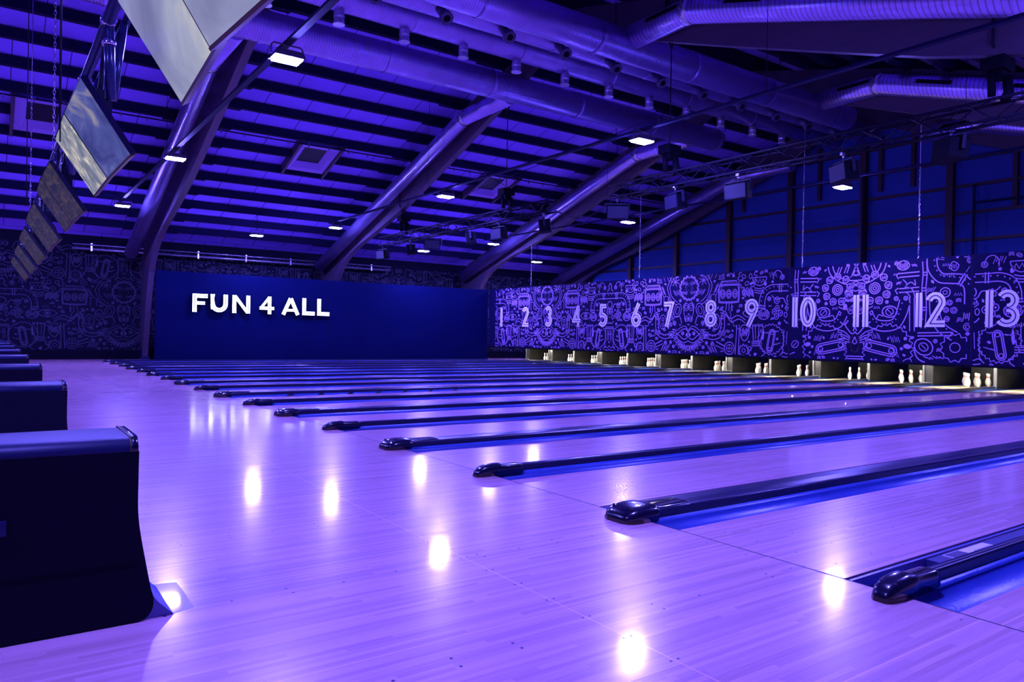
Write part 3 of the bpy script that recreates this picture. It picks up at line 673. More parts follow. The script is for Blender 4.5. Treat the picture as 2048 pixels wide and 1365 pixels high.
for i, (x, n) in enumerate(((.9, 'left arch'), (8.35, 'middle arch'), (15.72, 'third arch'), (21.5, 'gable wall'))):
    branch(x, True, 'silver round branch duct sloping down the far roof beside the ' + n)
    if i: branch(x, False, 'silver round branch duct on the near roof slope beside the ' + n)

def longduct(y, z, r, x1, label, x0=-9.0):
    t = thing('main_duct', label, 'air duct', (0, y, z), 0, 'long spiral ducts under the ridge')
    b = MB(); b.tube([(x0, 0, 0), (x1, 0, 0)], r, 32); b.build('duct_pipe', M['ductx'], t)
    x = x0 + 1.2
    while x < x1:
        b = MB(); b.tube([(x - .04, 0, 0), (x + .04, 0, 0)], r + .014, 32, caps=False); b.build('joint_band', M['ductx'], t)
        b = MB(); b.tube([(x + .6, 0, r), (x + .6, 0, zp(y) - z + .1)], .009, 5); b.build('hanger_rod', M['cablem'], t); x += 3.05
    return t
dA = longduct(16.9, 8.0, .36, 16.75, 'lowest violet-lit spiral duct, the one the far branch ducts join')
dC = longduct(12.6, 7.9, .36, 17.4, 'upper spiral duct that meets the near branch ducts, topmost in the photo')
dB = longduct(15.5, 8.52, .33, 21.6, 'middle spiral duct with bright silver stubs hanging below it')
dD = longduct(14.1, 8.34, .31, 21.6, 'spiral duct with dark round nozzles along its lower side')
for k in range(-4, 11):
    x = 2.62 + 1.578 * k
    b = MB(); b.lathe([(.115, -.3), (.115, -.44), (.122, -.45), (.122, -.47), (.115, -.48), (.115, -.6), (.13, -.61), (.13, -.64)], (x, 0, 0), 16)
    b.build('air_stub', M['galv'], dB)
for k in range(-4, 10):
    x = 4.22 + 1.605 * k
    b = MB(); p0 = Vector((x, -.18, -.22)); d = Vector((.0, -.62, -.62)).normalized()
    b.tube([p0, p0 + d * .4], .10, 14); b.tube([p0 + d * .38, p0 + d * .47], .145, 14)
    n = b.build('air_nozzle', M['ductblk'], dD)
    b = MB(); b.tube([p0 + d * .465, p0 + d * .475], .075, 14); b.build('nozzle_opening', M['black'], n)

# ------------------------------------------------------------------ sign wall with letters
SY = 29.9
b = MB(); b.box(1.48, 16.06, SY, SY + .12, -.05, 3.37)
b.box(8.1, 8.112, SY - .002, SY, 0, 3.36, 1)
struct(b.build('wall_sign', [M['navy'], M['black']]))

def arcp(cx, cy, rx, ry, a0, a1, n=16): return [(cx + rx * math.cos(math.radians(a0 + (a1 - a0) * i / n)), cy + ry * math.sin(math.radians(a0 + (a1 - a0) * i / n))) for i in range(n + 1)]
def offs(pts, w, closed=False):
    """mitred offset pair of a polyline"""
    n = len(pts); A, B = [], []
    for i in range(n):
        if closed: p, q, r = pts[(i - 1) % n], pts[i], pts[(i + 1) % n]
        else: p, q, r = pts[max(0, i - 1)], pts[i], pts[min(n - 1, i + 1)]
        d1 = (q[0] - p[0], q[1] - p[1]); d2 = (r[0] - q[0], r[1] - q[1])
        if d1 == (0, 0): d1 = d2
        if d2 == (0, 0): d2 = d1
        l1, l2 = math.hypot(*d1), math.hypot(*d2); n1 = (-d1[1] / l1, d1[0] / l1); n2 = (-d2[1] / l2, d2[0] / l2)
        m = (n1[0] + n2[0], n1[1] + n2[1]); lm = math.hypot(*m) or 1; m = (m[0] / lm, m[1] / lm)
        k = w / 2 / max(.35, m[0] * n1[0] + m[1] * n1[1])
        A.append((q[0] + m[0] * k, q[1] + m[1] * k)); B.append((q[0] - m[0] * k, q[1] - m[1] * k))
    return A, B
def strip(b, pts, w, P, d0, d1, mat=0):
    """extruded stroke between depths d0 (front) and d1 (back)"""
    A, B = offs(pts, w); n = len(pts)
    for i in range(n - 1):
        q = [A[i], A[i + 1], B[i + 1], B[i]]
        b.face([P(*p, d0) for p in q], mat)
        if d1 != d0:
            b.face([P(*p, d1) for p in reversed(q)], mat)
            b.face([P(*A[i], d0), P(*A[i + 1], d0), P(*A[i + 1], d1), P(*A[i], d1)], mat)
            b.face([P(*B[i], d0), P(*B[i + 1], d0), P(*B[i + 1], d1), P(*B[i], d1)], mat)
    if d1 != d0:
        for i in (0, n - 1): b.face([P(*A[i], d0), P(*B[i], d0), P(*B[i], d1), P(*A[i], d1)], mat)
GL = {'F': [([(.13, 0), (.13, .88), (.80, .88)], .21), ([(.16, .49), (.66, .49)], .17)],
      'U': [([(.145, 1), (.145, .48)] + arcp(.49, .48, .345, .345, 180, 360) + [(.835, .48), (.835, 1)], .225)],
      'N': [([(.11, 0), (.11, 1)], .2), ([(.87, 0), (.87, 1)], .2), ([(.15, .95), (.83, .05)], .16)],
      '4': [([(.56, 0), (.56, 1)], .19), ([(.52, .93), (.1, .38)], .13), ([(.0, .33), (.82, .33)], .17)],
      'A': [([(.12, 0), (.54, .95)], .2), ([(.98, 0), (.56, .95)], .2), ([(.32, .26), (.8, .26)], .14)],
      'L': [([(.12, 1), (.12, .11), (.76, .11)], .21)]}
LH = .69
for ch, x0, lb in (('F', 2.715, 'white illuminated letter F at the left end of the sign'), ('U', 3.35, 'white illuminated letter U between the F and the N'),
                   ('N', 4.175, 'white illuminated letter N right of the U'), ('4', 5.22, 'white illuminated digit 4 in the middle of the sign'),
                   ('A', 6.075, 'white illuminated letter A right of the digit 4'), ('L', 6.93, 'white illuminated letter L right after the A'),
                   ('L', 7.56, 'white illuminated letter L at the right end of the sign')):
    t = thing('sign_letter', lb, 'sign letter', (x0, SY - .14, 1.88), 0, 'illuminated letters of the wall sign')
    PP = lambda u, v, d: (u * LH, d, v * LH)
    b = MB()
    for pts, w in GL[ch]: strip(b, pts, w, PP, .02, .10)
    for pts, w in GL[ch][:1]:
        for p in (pts[0], pts[-1]): b.box(p[0] * LH - .02, p[0] * LH + .02, .09, .14, p[1] * LH * .8 + .05 - .02, p[1] * LH * .8 + .05 + .02)
    b.build('letter_body', M['black'], t)
    b = MB()
    for k, (pts, w) in enumerate(GL[ch]): strip(b, pts, w, PP, -.0005 * k, .02)
    f = b.build('lit_face', M['signlit'], t)
    b = MB()
    for pts, w in GL[ch]: strip(b, pts, .034, PP, -.004, -.004)
    b.build('inline_groove', M['black'], f)

# ------------------------------------------------------------------ masking unit with lane numbers
MX = 16.1; MZ0, MZ1 = .68, 3.385
mu = thing('masking_unit', 'long dark masking panel printed with lilac machine drawings above the pins', 'masking panel', (MX, 12, MZ0))
b = MB(); OY = 12
b.box(0, .05, 0.2 - OY, 29.85 - OY, 0, MZ1 - MZ0, 0)
P = lambda u, v: (-.003, u - OY, v)
H = MZ1 - MZ0
for ax in (25.33, 17.41):
    for sg in (1, -1): lay(b, ARTA, ax, sg, 0, 3.96, P, 1, (13.5, 0), (29.83, H))
for sg in (1, -1): lay(b, ARTB, 11.41 - .0, sg, 0, 2.05 if sg > 0 else 3.05, P, 1, (8.45, 0), (13.48, H))
for ax in (4.5,):
    for sg in (1, -1): lay(b, ARTA, ax, sg, 0, 3.96, P, 1, (.25, 0), (8.4, H))
for y in (8.43, 13.49, 21.4, 25.9): b.box(-.002, 0, y - .004 - OY, y + .004 - OY, 0, H, 2)
b.build('printed_panel', [M['maskbase'], M['maskline'], M['joint']], mu)
b = MB(); b.box(-.01, .06, 0.2 - OY, 29.85 - OY, -.045, .0); b.build('lower_rail', M['black'], mu)

T = .19
DG = {'1': ([[(.1, 0), (.1, 1)]], .2), '0': ([arcp(.29, .5, .195, .405, 90, 450, 28)], .58),
      '2': ([arcp(.26, .715, .185, .19, 165, -35, 14) + [(.12, .095), (.53, .095)]], .55),
      '3': ([arcp(.235, .715, .18, .19, 150, -90, 14), arcp(.235, .30, .205, .205, 90, -150, 14)], .54),
      '4': ([[(.42, 0), (.42, .97)], [(.39, .93), (.1, .28), (.58, .28)]], .6),
      '5': ([[(.46, .905), (.15, .905), (.12, .55)] + arcp(.235, .31, .215, .215, 115, -150, 14)], .52),
      '6': ([arcp(.27, .29, .195, .2, 0, 360, 22), [(.42, .98), (.11, .42)]], .55),
      '7': ([[(.02, .905), (.44, .905), (.16, 0)]], .52),
      '8': ([arcp(.27, .73, .165, .18, 0, 360, 20), arcp(.27, .285, .19, .195, 0, 360, 22)], .54),
      '9': ([arcp(.27, .705, .195, .2, 0, 360, 22), [(.43, .58), (.13, .02)]], .55)}
NH = .885
def lane_c(n): return 7.97 + (13 - n) // 2 * 3.486 + (1.098 + .546) * ((13 - n) % 2)
NUMX = {1: 28.78, 2: 26.87, 3: 25.2, 4: 23.35, 5: 21.75, 6: 19.93, 7: 18.33, 8: 16.45, 9: 14.83, 10: 13.0, 11: 11.25, 12: 9.4, 13: 7.75}
for n in range(1, 18):
    s = str(n); wid = [DG[c][1] for c in s]; gap = .10; tot = (sum(wid) + gap * (len(s) - 1)) * NH
    yc = NUMX.get(n, lane_c(n) - .2); y = yc + tot / 2
    b = MB()
    for c, w in zip(s, wid):
        PP = lambda u, v, d, y=y: (-.006 - d, y - u * NH - OY, (1.612 - MZ0) + v * NH)
        for k, path in enumerate(DG[c][0]):
            strip(b, path, T if c not in '4' else .16, PP, .0004 * k, .0004 * k, 0)
        for path in DG[c][0]: strip(b, path, .026, PP, .004, .004, 1)
        y -= (w + gap) * NH
    o = b.build('lane_number', [M['digit'], M['inline']], mu); o['label'] = 'pale printed lane number %d' % n

for k, y in enumerate((26.54, 19.83, 13.1, 9.74)):
    b = MB(); z = MZ1 + .0; i = 0; zt = zp(y) + .05 if y > RIDGE else zp(y) + .05
    while z < min(zt, MZ1 + 2.4):
        r, c = .028, z + .03; ax = i % 2
        pts = [((0, 0)[0] + (math.cos(a) * .017 if ax else 0), (0 if ax else math.cos(a) * .017), c + math.sin(a) * .042) for a in [j * PI / 4 for j in range(9)]]
        b.tube(pts, .0065, 5); z += .062; i += 1
    b.tube([(0, 0, z), (0, 0, zt)], .007, 5)
    o = b.build('hanging_chain', M['chrome'], None, (MX + .02, y, 0))
    tag(o, 'steel link chain holding up the numbered panel above the %s' % ('printed two', 'printed six', 'printed ten', 'printed twelve')[k], 'chain', 'chains of the numbered panel')

# ------------------------------------------------------------------ lanes and dividers
XE = 20.6
WW, WN, LW = .7445, .5456, 1.098
lanes = []      # (n, y0, y1)
for n in range(1, 19):
    if n <= 13: c = lane_c(n)
    else:
        k = n - 13; y = 7.42; 
        for j in range(k): y = (y - WW - LW) if j % 2 == 0 else (y - WN - LW)
        c = y + LW / 2
    lanes.append((n, c - LW / 2, c + LW / 2))
lanelab = lambda n: 'polished maple bowling lane leading to the printed ' + NUMW[n] if n <= 13 else \
    'polished maple lane in the foreground, %s lane on the camera side of lane thirteen' % ORD[n - 14]
first = None
for n, y0, y1 in lanes:
    if n == 18 and y0 < YN + .1: continue
    t = thing('bowling_lane', lanelab(n), 'bowling lane', (0, (y0 + y1) / 2, 0), 0, 'bowling lanes')
    b = MB(); h = LW / 2
    b.box(.006, 17.55, -h, h, -.12, 0, 0)
    b.box(2.2, 2.203, -h, h, .0, .0006, 1)
    for x in (.21, .56, .91, 1.26, 2.02, 2.26): 
        for q in (-.38, -.14, .12, .36): b.face([(x + .007 * math.cos(k * PI / 3), q + .007 * math.sin(k * PI / 3), .0007) for k in range(6)], 1)
    b.build('lane_surface', [M['lane'], M['screw']], t)
    b = MB(); b.box(17.55, XE - .2, -h, h, -.12, -.001); b.build('pin_deck', M['deck'], t)

def gutter_mesh(b, y0, y1, zl, zr, depth):
    n = 10; prof = []
    for i in range(n + 1):
        t = i / n; a = PI * t; y = y0 + (y1 - y0) * (1 - math.cos(a)) / 2
        prof.append((y, zl + (zr - zl) * t - depth * math.sin(a) ** .8))
    low = [(y, z - .015) for y, z in reversed(prof)]
    xs = [0.0, 6, 12, XE - .3]
    b.loft([[(x, y, z) for y, z in prof + low] for x in xs])
def nose(width, L0, L1, ht):
    """rounded end cap: sections along X"""
    b = MB(); rings = []
    for x, k, h, z0 in ((L0, .45, .02, .004), (L0 + .01, .7, .05, .003), (L0 + .04, .88, .075, .002), (L0 + .1, .98, .093, .002), (L0 + .18, 1.0, .1, .003), (.02, 1.0, .1, .003), (.06, .97, .1, .003), (.085, .93, .095, .02), (.1, .87, .088, .02), (L1 - .03, .87, .086, .02), (L1, .84, .080, .03)):
        w = width / 2 * k; r = []
        h *= ht
        for y, z in ((-1, 0), (-1.0, .5), (-.93, .78), (-.75, .94), (-.4, 1), (0, 1.02), (.4, 1), (.75, .94), (.93, .78), (1.0, .5), (1, 0)):
            r.append((x, y * w, z0 + z * (h - z0) + (-(.025) if x > .07 and z == 0 else 0)))
        rings.append(r)
    b.loft(rings); return b
def make_divider(wide):
    W = WW if wide else WN; nm = 'lane_divider'
    t = thing(nm, 'x', 'lane divider', (0, 0, 0), 0, 'lane dividers with gutters')
    g = .232; cw = W - 2 * g - .02
    b = MB(); gutter_mesh(b, 0.002, g, -.012, .018, .07); b.build('gutter', M['gutter'], t)
    b = MB()
    # far gutter with the retracted bumper bed
    gutter_mesh(b, W - g, W - .002, -.03, -.012, .07)
    b.build('gutter', M['gutter'], t)
    b = MB(); c0, c1 = g + .004, g + .004 + cw; zt = .072 if wide else .078
    prof = [(c0, -.06), (c0, zt - .012), (c0 + .006, zt - .002), (c0 + .014, zt), ((c0 + c1) / 2, zt + (.004 if wide else .001)), (c1 - .01, zt), (c1, zt - .01), (c1, -.06)]
    b.prism(prof, 'x', .0, 18.33, 0)
    cp = b.build('divider_cap', M['capm'], t)
    b = MB(); b.box(.3, 18.3, c0 + .022, c0 + .027, zt + .0005, zt + .004); b.build('cap_seam_strip', M['railm'], cp)
    if not wide:
        b = MB(); b.box(.4, 16.5, c1 + .03, c1 + .062, -.05, .022); b.build('bumper_rail', M['railm'], t)
        b = MB(); b.box(.76, 16.2, c1 + .09, W - .035, -.06, -.012); cv = b.build('track_cover', M['cover'], t)
        b = MB(); b.box(.92, 1.42, c1 + .1, W - .05, -.012, -.0105, 0)
        b.box(.93, 1.10, c1 + .104, W - .054, -.0105, -.010, 1)
        for k in range(3): b.box(1.18, 1.40, c1 + .108 + .015 * k, c1 + .113 + .015 * k, -.0105, -.010, 1)
        b.box(.84, .88, c1 + .106, W - .06, -.0119, -.0112, 1)
        s_ = b.build('warning_sticker', [M['label'], M['ink']], cv); s_['label'] = 'white printed warning sticker'
        b = MB(); b.box(.0, 16.2, W - .034, W - .026, -.06, -.004); b.build('edge_strip', M['railm'], t)
    w_ = .285 if wide else .12; b = nose(w_, -.2 if wide else -.17, .42 if wide else .3, 1.0); cy = (c0 + c1) / 2
    nz = fixn(b.build('end_nose', M['blackgloss'], t, (0, cy, 0)))
    b = MB(); L0 = -.2 if wide else -.17; h = w_ / 2
    pts = [(L0 - .006, -h * .45), (L0 + .012, -h * .76), (L0 + .05, -h * .94), (L0 + .12, -h * 1.02), (L0 + .12, h * 1.02), (L0 + .05, h * .94), (L0 + .012, h * .76), (L0 - .006, h * .45)]
    b.prism(pts, 'z', .001, .022); b.build('nose_lip', M['lip'], nz)
    b = MB()
    for e in (-.6, .6): b.lathe([(.008, .0), (.008, .012), (.002, .014)], (L0 + .07, h * e, .082 if wide else .07), 8)
    b.build('nose_screw', M['screw'], nz)
    return t
wide0, nar0 = make_divider(True), make_divider(False)
used = {True: False, False: False}
divs = []
order = sorted(lanes, key=lambda l: -l[0])      # from the camera outwards: 18,17,...
for i in range(len(order) - 1):
    a, c = order[i], order[i + 1]
    wide = (c[1] - a[2]) > .65; divs.append((a[0], c[0], a[2], wide))
def dlab(a, c):
    def nm(n): return NUMW[n]
    if a <= 13: return 'glossy black lane divider and blue gutter between lanes %s and %s' % (NUMW[c], NUMW[a])
    return 'glossy black lane divider in the foreground, %s one on the camera side of lane thirteen' % ORD[c - 13]
KB = []
for a, c, y, wide in divs:
    if y < YN + .2: continue
    src = wide0 if wide else nar0
    lb = dlab(a, c)
    if a == 17 and c == 16: lb = 'nearest black lane divider, with a white sticker beside its track'
    if a == 16: lb = 'wide glossy black lane divider, second from the camera'
    if used[wide]: o = dup(src, (0, y, 0), lb)
    else: o = src; o.location = (0, y, 0); o['label'] = lb; used[wide] = True
    KB.append((a, c, y, wide))
    if (a, c) == (10, 9):
        pass
    if (a, c) == (10, 9) or (a == 10):
        for k in range(7):
            b = MB(); x = .96 + .6 * k
            b.face([(x, .01, -.004), (x + .07, .01, -.004), (x + .25, .236, .03), (x + .18, .236, .03)]); b.face([(x, .01, -.012), (x + .07, .01, -.012), (x + .25, .236, .022), (x + .18, .236, .022)])
            b.build('bumper_arm', M['black'], o)
# last gutter beside the sign wall
y = lanes[0][2]
b = MB(); gutter_mesh(b, .002, .232, -.012, .018, .07); t = thing('lane_divider', 'last black capped gutter along the foot of the sign wall, beyond lane 1', 'lane divider', (0, y, 0))
b.build('gutter', M['gutter'], t); b = MB(); b.box(0, XE - 4.6, .236, .46, -.06, .072); bevel(b.build('divider_cap', M['capm'], t), .008)
fixn(nose(.2, -.2, .42, 1).build('end_nose', M['blackgloss'], t, (0, .348, 0)))

# ------------------------------------------------------------------ pin decks: kickbacks, pins, lights
for a, c, y, wide in KB + [(1, 0, lanes[0][2], True)]:
    W = WW if wide else WN; g = .232; x0 = 18.42
    lb = 'black kickback partition between the pin decks of lanes %s and %s' % (NUMW[c], NUMW[a]) if c else 'black kickback partition at the far end of the pin decks, beyond lane 1'
    if a > 13: lb = 'black kickback partition on the camera side of lane thirteen, %s one' % ORD[c - 13]
    t = thing('kickback', lb, 'partition', (x0, y + W / 2, 0), 0, 'kickback partitions between the pin decks')
    hw = W / 2 - g - .003
    b = MB(); b.box(.02, 2.9, -hw, -hw + .03, -.05, .86); b.build('side_panel', M['kick'], t)
    b = MB(); b.box(.02, 2.9, hw - .03, hw, -.05, .86); b.build('side_panel', M['kick'], t)
    b = MB(); b.box(0, .02, -hw, hw, -.05, .86); b.build('front_face', M['kickgrey'] if wide else M['kick'], t)
    b = MB(); b.box(-.035, 0, hw - .05, hw, .05, .72); b.box(-.035, 0, -hw, -hw + .03, .05, .72) if not wide else None
    bevel(b.build('corner_post', M['post'], t), .005)
    b = MB(); b.box(-.06, .0, -hw + .01, hw - .0 if wide else hw, .02, .085); bevel(b.build('sensor_box', M['post'], t), .006)
    b = MB(); b.box(-.03, .06, -hw - .02, -hw + .2, .63, .74); b.build('wood_block', M['wblock'], t)

pin_prof = [(0, .0), (.0255, .0), (.0285, .006), (.036, .03), (.046, .06), (.0566, .095), (.0605, .115), (.0575, .145), (.0495, .18), (.0385, .21), (.0295, .235), (.0245, .254), (.0233, .272), (.0248, .295), (.0290, .32), (.0323, .343), (.0315, .358), (.026, .371), (.015, .379), (.0, .381)]
b = MB(); b.lathe([(max(r, .0005), z) for r, z in pin_prof], n=16); pin0 = b.build('bowling_pin', M['pin'])
firstpin = True
rowname = ('head pin', 'second row', 'third row', 'back row')
for n, y0, y1 in lanes:
    if not 1 <= n <= 13: continue
    yc = (y0 + y1) / 2
    for r in range(4):
        for k in range(r + 1):
            yy = yc + (k - r / 2) * .3048; xx = 18.78 + r * .264
            side = {0: '', 1: ('right ', 'left ')[k] if r == 1 else '', 2: ('right ', 'centre ', 'left ')[k] if r == 2 else '', 3: ('outer right ', 'inner right ', 'inner left ', 'outer left ')[k] if r == 3 else ''}[r]
            lb = 'red-banded white bowling pin, %s, rack below the printed %s' % ('front head pin' if r == 0 else side + 'pin of the ' + rowname[r], NUMW[n])
            if firstpin: o = pin0; firstpin = False
            else: o = pin0.copy(); C.objects.link(o)
            o.location = (xx, yy, .0); tag(o, lb, 'bowling pin', 'bowling pins below the printed ' + NUMW[n])
for n, y0, y1 in lanes:
    if y0 < YN + .2: continue
    yc = (y0 + y1) / 2
    nb = 'below the printed ' + NUMW[n] if n <= 13 else 'on the camera side of lane thirteen, %s along' % ORD[n - 14]
    t = thing('pin_deck_light', 'slim white tube light over the pins ' + nb, 'light', (17.75, yc, .60), 0, 'tube lights over the pin decks')
    b = MB(); b.box(-.05, -.03, -.5, .5, -.025, .1); b.box(-.05, .09, -.5, .5, .08, .1); b.build('light_housing', M['kick'], t)
    b = MB(); b.tube([(.03, -.46, .03), (.03, .46, .03)], .022, 8); b.build('light_tube', M['tube'], t)
    t = thing('light_blocker', 'unseen light-blocking machine box behind the panel ' + nb, 'machine', (17.9, yc, .86), 0, 'unseen light-blocking boxes')
    b = MB(); b.box(0, 2.5, -.6, .6, .0, .9); b.build('blocker_body', M['black'], t)  # unseen body added to stop lamp light leaking onto the pin deck
    b = MB(); b.box(2.3, 2.34, -.54, .54, -.84, .0); b.build('pit_curtain', M['kick'], t)
    b = MB(); b.box(-.25, -.2, -.52, .52, .02, .16); b.build('sweep_bar', M['wblock'], t)

# ------------------------------------------------------------------ ball returns on the approach
def bez(P, n=8):
    out = []
    k = len(P)
    for i in range(k - 1):
        p0, p1, p2, p3 = P[max(0, i - 1)], P[i], P[i + 1], P[min(k - 1, i + 2)]
        for j in range(n):
            t = j / n; out.append(tuple(.5 * ((2 * p1[a]) + (-p0[a] + p2[a]) * t + (2 * p0[a] - 5 * p1[a] + 4 * p2[a] - p3[a]) * t * t + (-p0[a] + 3 * p1[a] - 3 * p2[a] + p3[a]) * t ** 3) for a in (0, 1)))
    out.append(P[-1]); return out
edge = bez([(-.055, .70), (-.056, .60), (-.056, .47), (-.048, .38), (-.028, .26), (-.006, .14), (.006, .09), (.002, .045), (-.022, .012), (-.05, .004)], 5)
def make_return():
    t = thing('ball_return', 'x', 'ball return', (-2.98, 3.34, 0), 0, 'ball returns in a row on the approach')
    wid = .44; L = -1.75
    # body core with flared blue foot
    foot = bez([(-.075, .70), (-.075, .40), (-.045, .22), (.01, .09), (.06, .03), (.085, .006), (.085, .0005)], 5)
    b = MB(); b.prism([(L, .0005), (L, .70)] + foot, 'y', .022, wid - .022, 0, True); b.build('end_foot', M['retfoot'], t)
    for y in (0, wid - .022):
        b = MB(); b.prism([(L, .012), (L, .705)] + edge, 'y', y, y + .022, 0); s = b.build('side_panel', M['ballret'], t); s['label'] = 'dark laminate side panel'
        if y == 0:
            b = MB(); b.box(L + .02, -.06, -.0015, .0005, .236, .252); b.build('panel_groove', M['black'], s)
            b = MB(); b.box(-.62, -.50, -.012, .001, .415, .475); bevel(b.build('hand_slot', M['rettop'], s), .006)
    b = MB(); b.box(L, -.045, .002, wid - .002, .0005, .012); b.build('base_plate', M['black'], t)
    # hood: rounded across Y, and brass-edged trim on its end
    hood = [(0.0, .70)] + [(.05 - .05 * math.cos(a), .70 + .055 * math.sin(a)) for a in [PI / 2 * i / 6 for i in range(1, 7)]] + [(wid - .05 + .05 * math.sin(a), .70 + .055 * math.cos(a)) for a in [PI / 2 * i / 6 for i in range(0, 7)]]
    b = MB(); b.prism(hood, 'x', L, -.082, 0, True); b.build('hood', M['rettop'], t)
    big = [(((y - wid / 2) * 1.012 + wid / 2), (z - .70) * 1.1 + .70) for y, z in hood]
    b = MB(); b.prism(big, 'x', -.086, -.058, 0, True); e = b.build('end_trim', M['blackgloss'], t)
    b = MB(); b.prism([(((y - wid / 2) * 1.014 + wid / 2), (z - .70) * 1.13 + .70) for y, z in hood], 'x', -.088, -.083, 0, True); b.build('trim_line', M['gold'], e)
    return t
r0 = make_return()
for k in range(8):
    lb = 'dark blue-black ball return, %s from the camera in the row at the left' % ('nearest' if k == 0 else ORD[k])
    if k == 0: r0['label'] = lb
    else: dup(r0, (-2.98 + .012 * min(k, 2), 3.34 + 3.486 * k, 0), lb)
# thin inlaid access plate in front of the nearest ball return
b = MB(); b.face([(-2.893, 3.37, .0012), (-2.80, 3.40, .0012), (-2.80, 3.78, .0012), (-2.893, 3.80, .0012)])
tag(b.build('floor_plate', M['deck']), 'small pale square plate in the floor at the foot of the nearest ball return', 'floor plate')

# ------------------------------------------------------------------ violet floodlights on their rails
def make_flood():
    t = thing('floodlight', 'x', 'floodlight', (0, 0, 0), 0, 'violet floodlights under the roof')
    b = MB(); b.prism([(-.22, 0), (.22, 0), (.19, .075), (-.19, .075)], 'y', -.15, .15); bevel(b.build('housing', M['fixture'], t), .01)
    b = MB(); b.prism([(-.20, -.001), (.20, -.001), (.19, -.032), (-.19, -.032)], 'y', -.135, .135); b.build('lens', M['led'], t)
    b = MB(); b.tube([(-.235, 0, .03), (-.235, 0, .16), (-.20, 0, .2), (.20, 0, .2), (.235, 0, .16), (.235, 0, .03)], .011, 6); b.build('yoke', M['fixture'], t)
    return t
f0 = make_flood(); fl = []
XS = (0.02, 7.32, 14.6)
nmx = ('left', 'middle', 'right')
nmy = ('nearest the camera', 'second from the camera', 'largest in view', 'halfway down the hall', 'farthest')
for i, x in enumerate(XS):
    for j, y in enumerate((-.2, 2.8, 10.95, 18.9, 27.3)):
        if j == 0: continue
        fl.append((x, y, 5.22, 'violet floodlight on the %s rail, %s along it' % (nmx[i], ('', 'out of view nearest', 'the largest seen', 'halfway', 'farthest')[j])))
for k, (x, y) in enumerate(((4.7, 28.5), (11.84, 28.6), (18.2, 28.9))):
    fl.append((x, y, 4.8, 'small violet floodlight by the far eave, %s' % ('above the lit letters', 'above the right half of the sign wall', 'above the printed one')[k]))
for k, y in enumerate((2.8, 10.95, 18.9, 27.3)):
    if k < 4: fl.append((-7.3, y, 5.22, 'violet floodlight over the seating side, %s from the near wall' % ORD[k]))
for k, (x, y, z, lb) in enumerate(fl):
    if k == 0: f0.location = (x, y, z); f0['label'] = lb; o = f0
    else: o = dup(f0, (x, y, z), lb)
    if z == 4.8 or x < -7:
        b = MB(); b.tube([(0, 0, .2), (0, 0, zp(y) - z + .05)], .012, 6); b.build('drop_rod', M['cablem'], o)
for i, x in enumerate(XS):
    t = thing('light_rail', 'long thin dark rail carrying the %s row of floodlights towards the far wall' % nmx[i], 'rail', (x, 0, 5.42), 0, 'rails of the floodlights')
    b = MB(); b.box(-.05, .05, -1.5, 27.9, 0, .045); b.build('rail_body', M['conduit'], t)
    for y in (2, 8, 20, 26):
        b = MB(); b.tube([(0, y, .04), (0, y, zp(y) - 5.42)], .006, 5); b.build('hanger_rod', M['cablem'], t)

# ------------------------------------------------------------------ lighting trusses, hoists, speakers
TX = 8.9
def truss(y0, y1, label):
    t = thing('lighting_truss', label, 'truss', (TX, y0, 4.58), 0, 'black box trusses below the middle arch')
    h, w = .3, .3; n = max(3, int((y1 - y0) / .42))
    for (dx, dz) in ((-w / 2, 0), (w / 2, 0), (-w / 2, h), (w / 2, h)):
        b = MB(); b.tube([(dx, 0, dz), (dx, y1 - y0, dz)], .026, 8); b.build('chord', M['steel'], t)
    for dx in (-w / 2, w / 2):
        b = MB()
        for k in range(n):
            a, c = k / n * (y1 - y0), (k + 1) / n * (y1 - y0)
            b.tube([(dx, a, 0 if k % 2 else h), (dx, c, h if k % 2 else 0)], .011, 5)
        b.build('side_bracing', M['steel'], t)
    for dz in (0, h):
        b = MB()
        for k in range(n):
            a, c = k / n * (y1 - y0), (k + 1) / n * (y1 - y0)
            b.tube([(-w / 2 if k % 2 else w / 2, a, dz), (w / 2 if k % 2 else -w / 2, c, dz)], .011, 5)
        b.build('cross_bracing', M['steel'], t)
truss(15.9, 26.5, 'black box truss hanging over the far lanes, left one of two')
truss(1.2, 13.5, 'black box truss hanging over the near lanes, right one of two')
for k, (y, lb) in enumerate(((24.7, 'black chain hoist at the far end of the left truss'), (18.1, 'black chain hoist above the right part of the left truss'),
                            (11.68, 'black chain hoist at the left end of the right truss'), (5.05, 'large black chain hoist above the near end of the right truss'))):
    t = thing('chain_hoist', lb, 'hoist', (TX, y, 4.9), 0, 'chain hoists of the trusses'); s_ = 1
    b = MB(); b.box(-.2, .2, -.17, .17, .42, .62); b.box(-.1, .12, -.1, .12, .3, .44); bevel(b.build('motor', M['black'], t), .02)
    b = MB(); b.tube([(.08, -.1, .35), (.1, -.12, .1), (.02, -.1, -.02)], .07, 10); b.tube([(-.1, .04, .4), (-.06, .05, .05)], .06, 8); b.build('chain_bag', M['black'], t)
    zi = {0: 5.87, 1: 8.09, 2: 8.02, 3: 5.66}[k] + .15
    b = MB(); b.tube([(0, 0, .6), (0, 0, zi - 4.9 - (.5 if k < 3 else .3))], .012, 6); b.build('load_chain', M['cablem'], t)
    b = MB(); zz = zi - 4.9
    for e in (-1, 1): b.tube([(0, 0, zz - (.5 if k < 3 else .3)), (e * .14 - .05, 0, zz - .1), (e * .14 - .05, 0, zz + .75)], .022, 6)
    b.build('strap', M['cablem'], t)
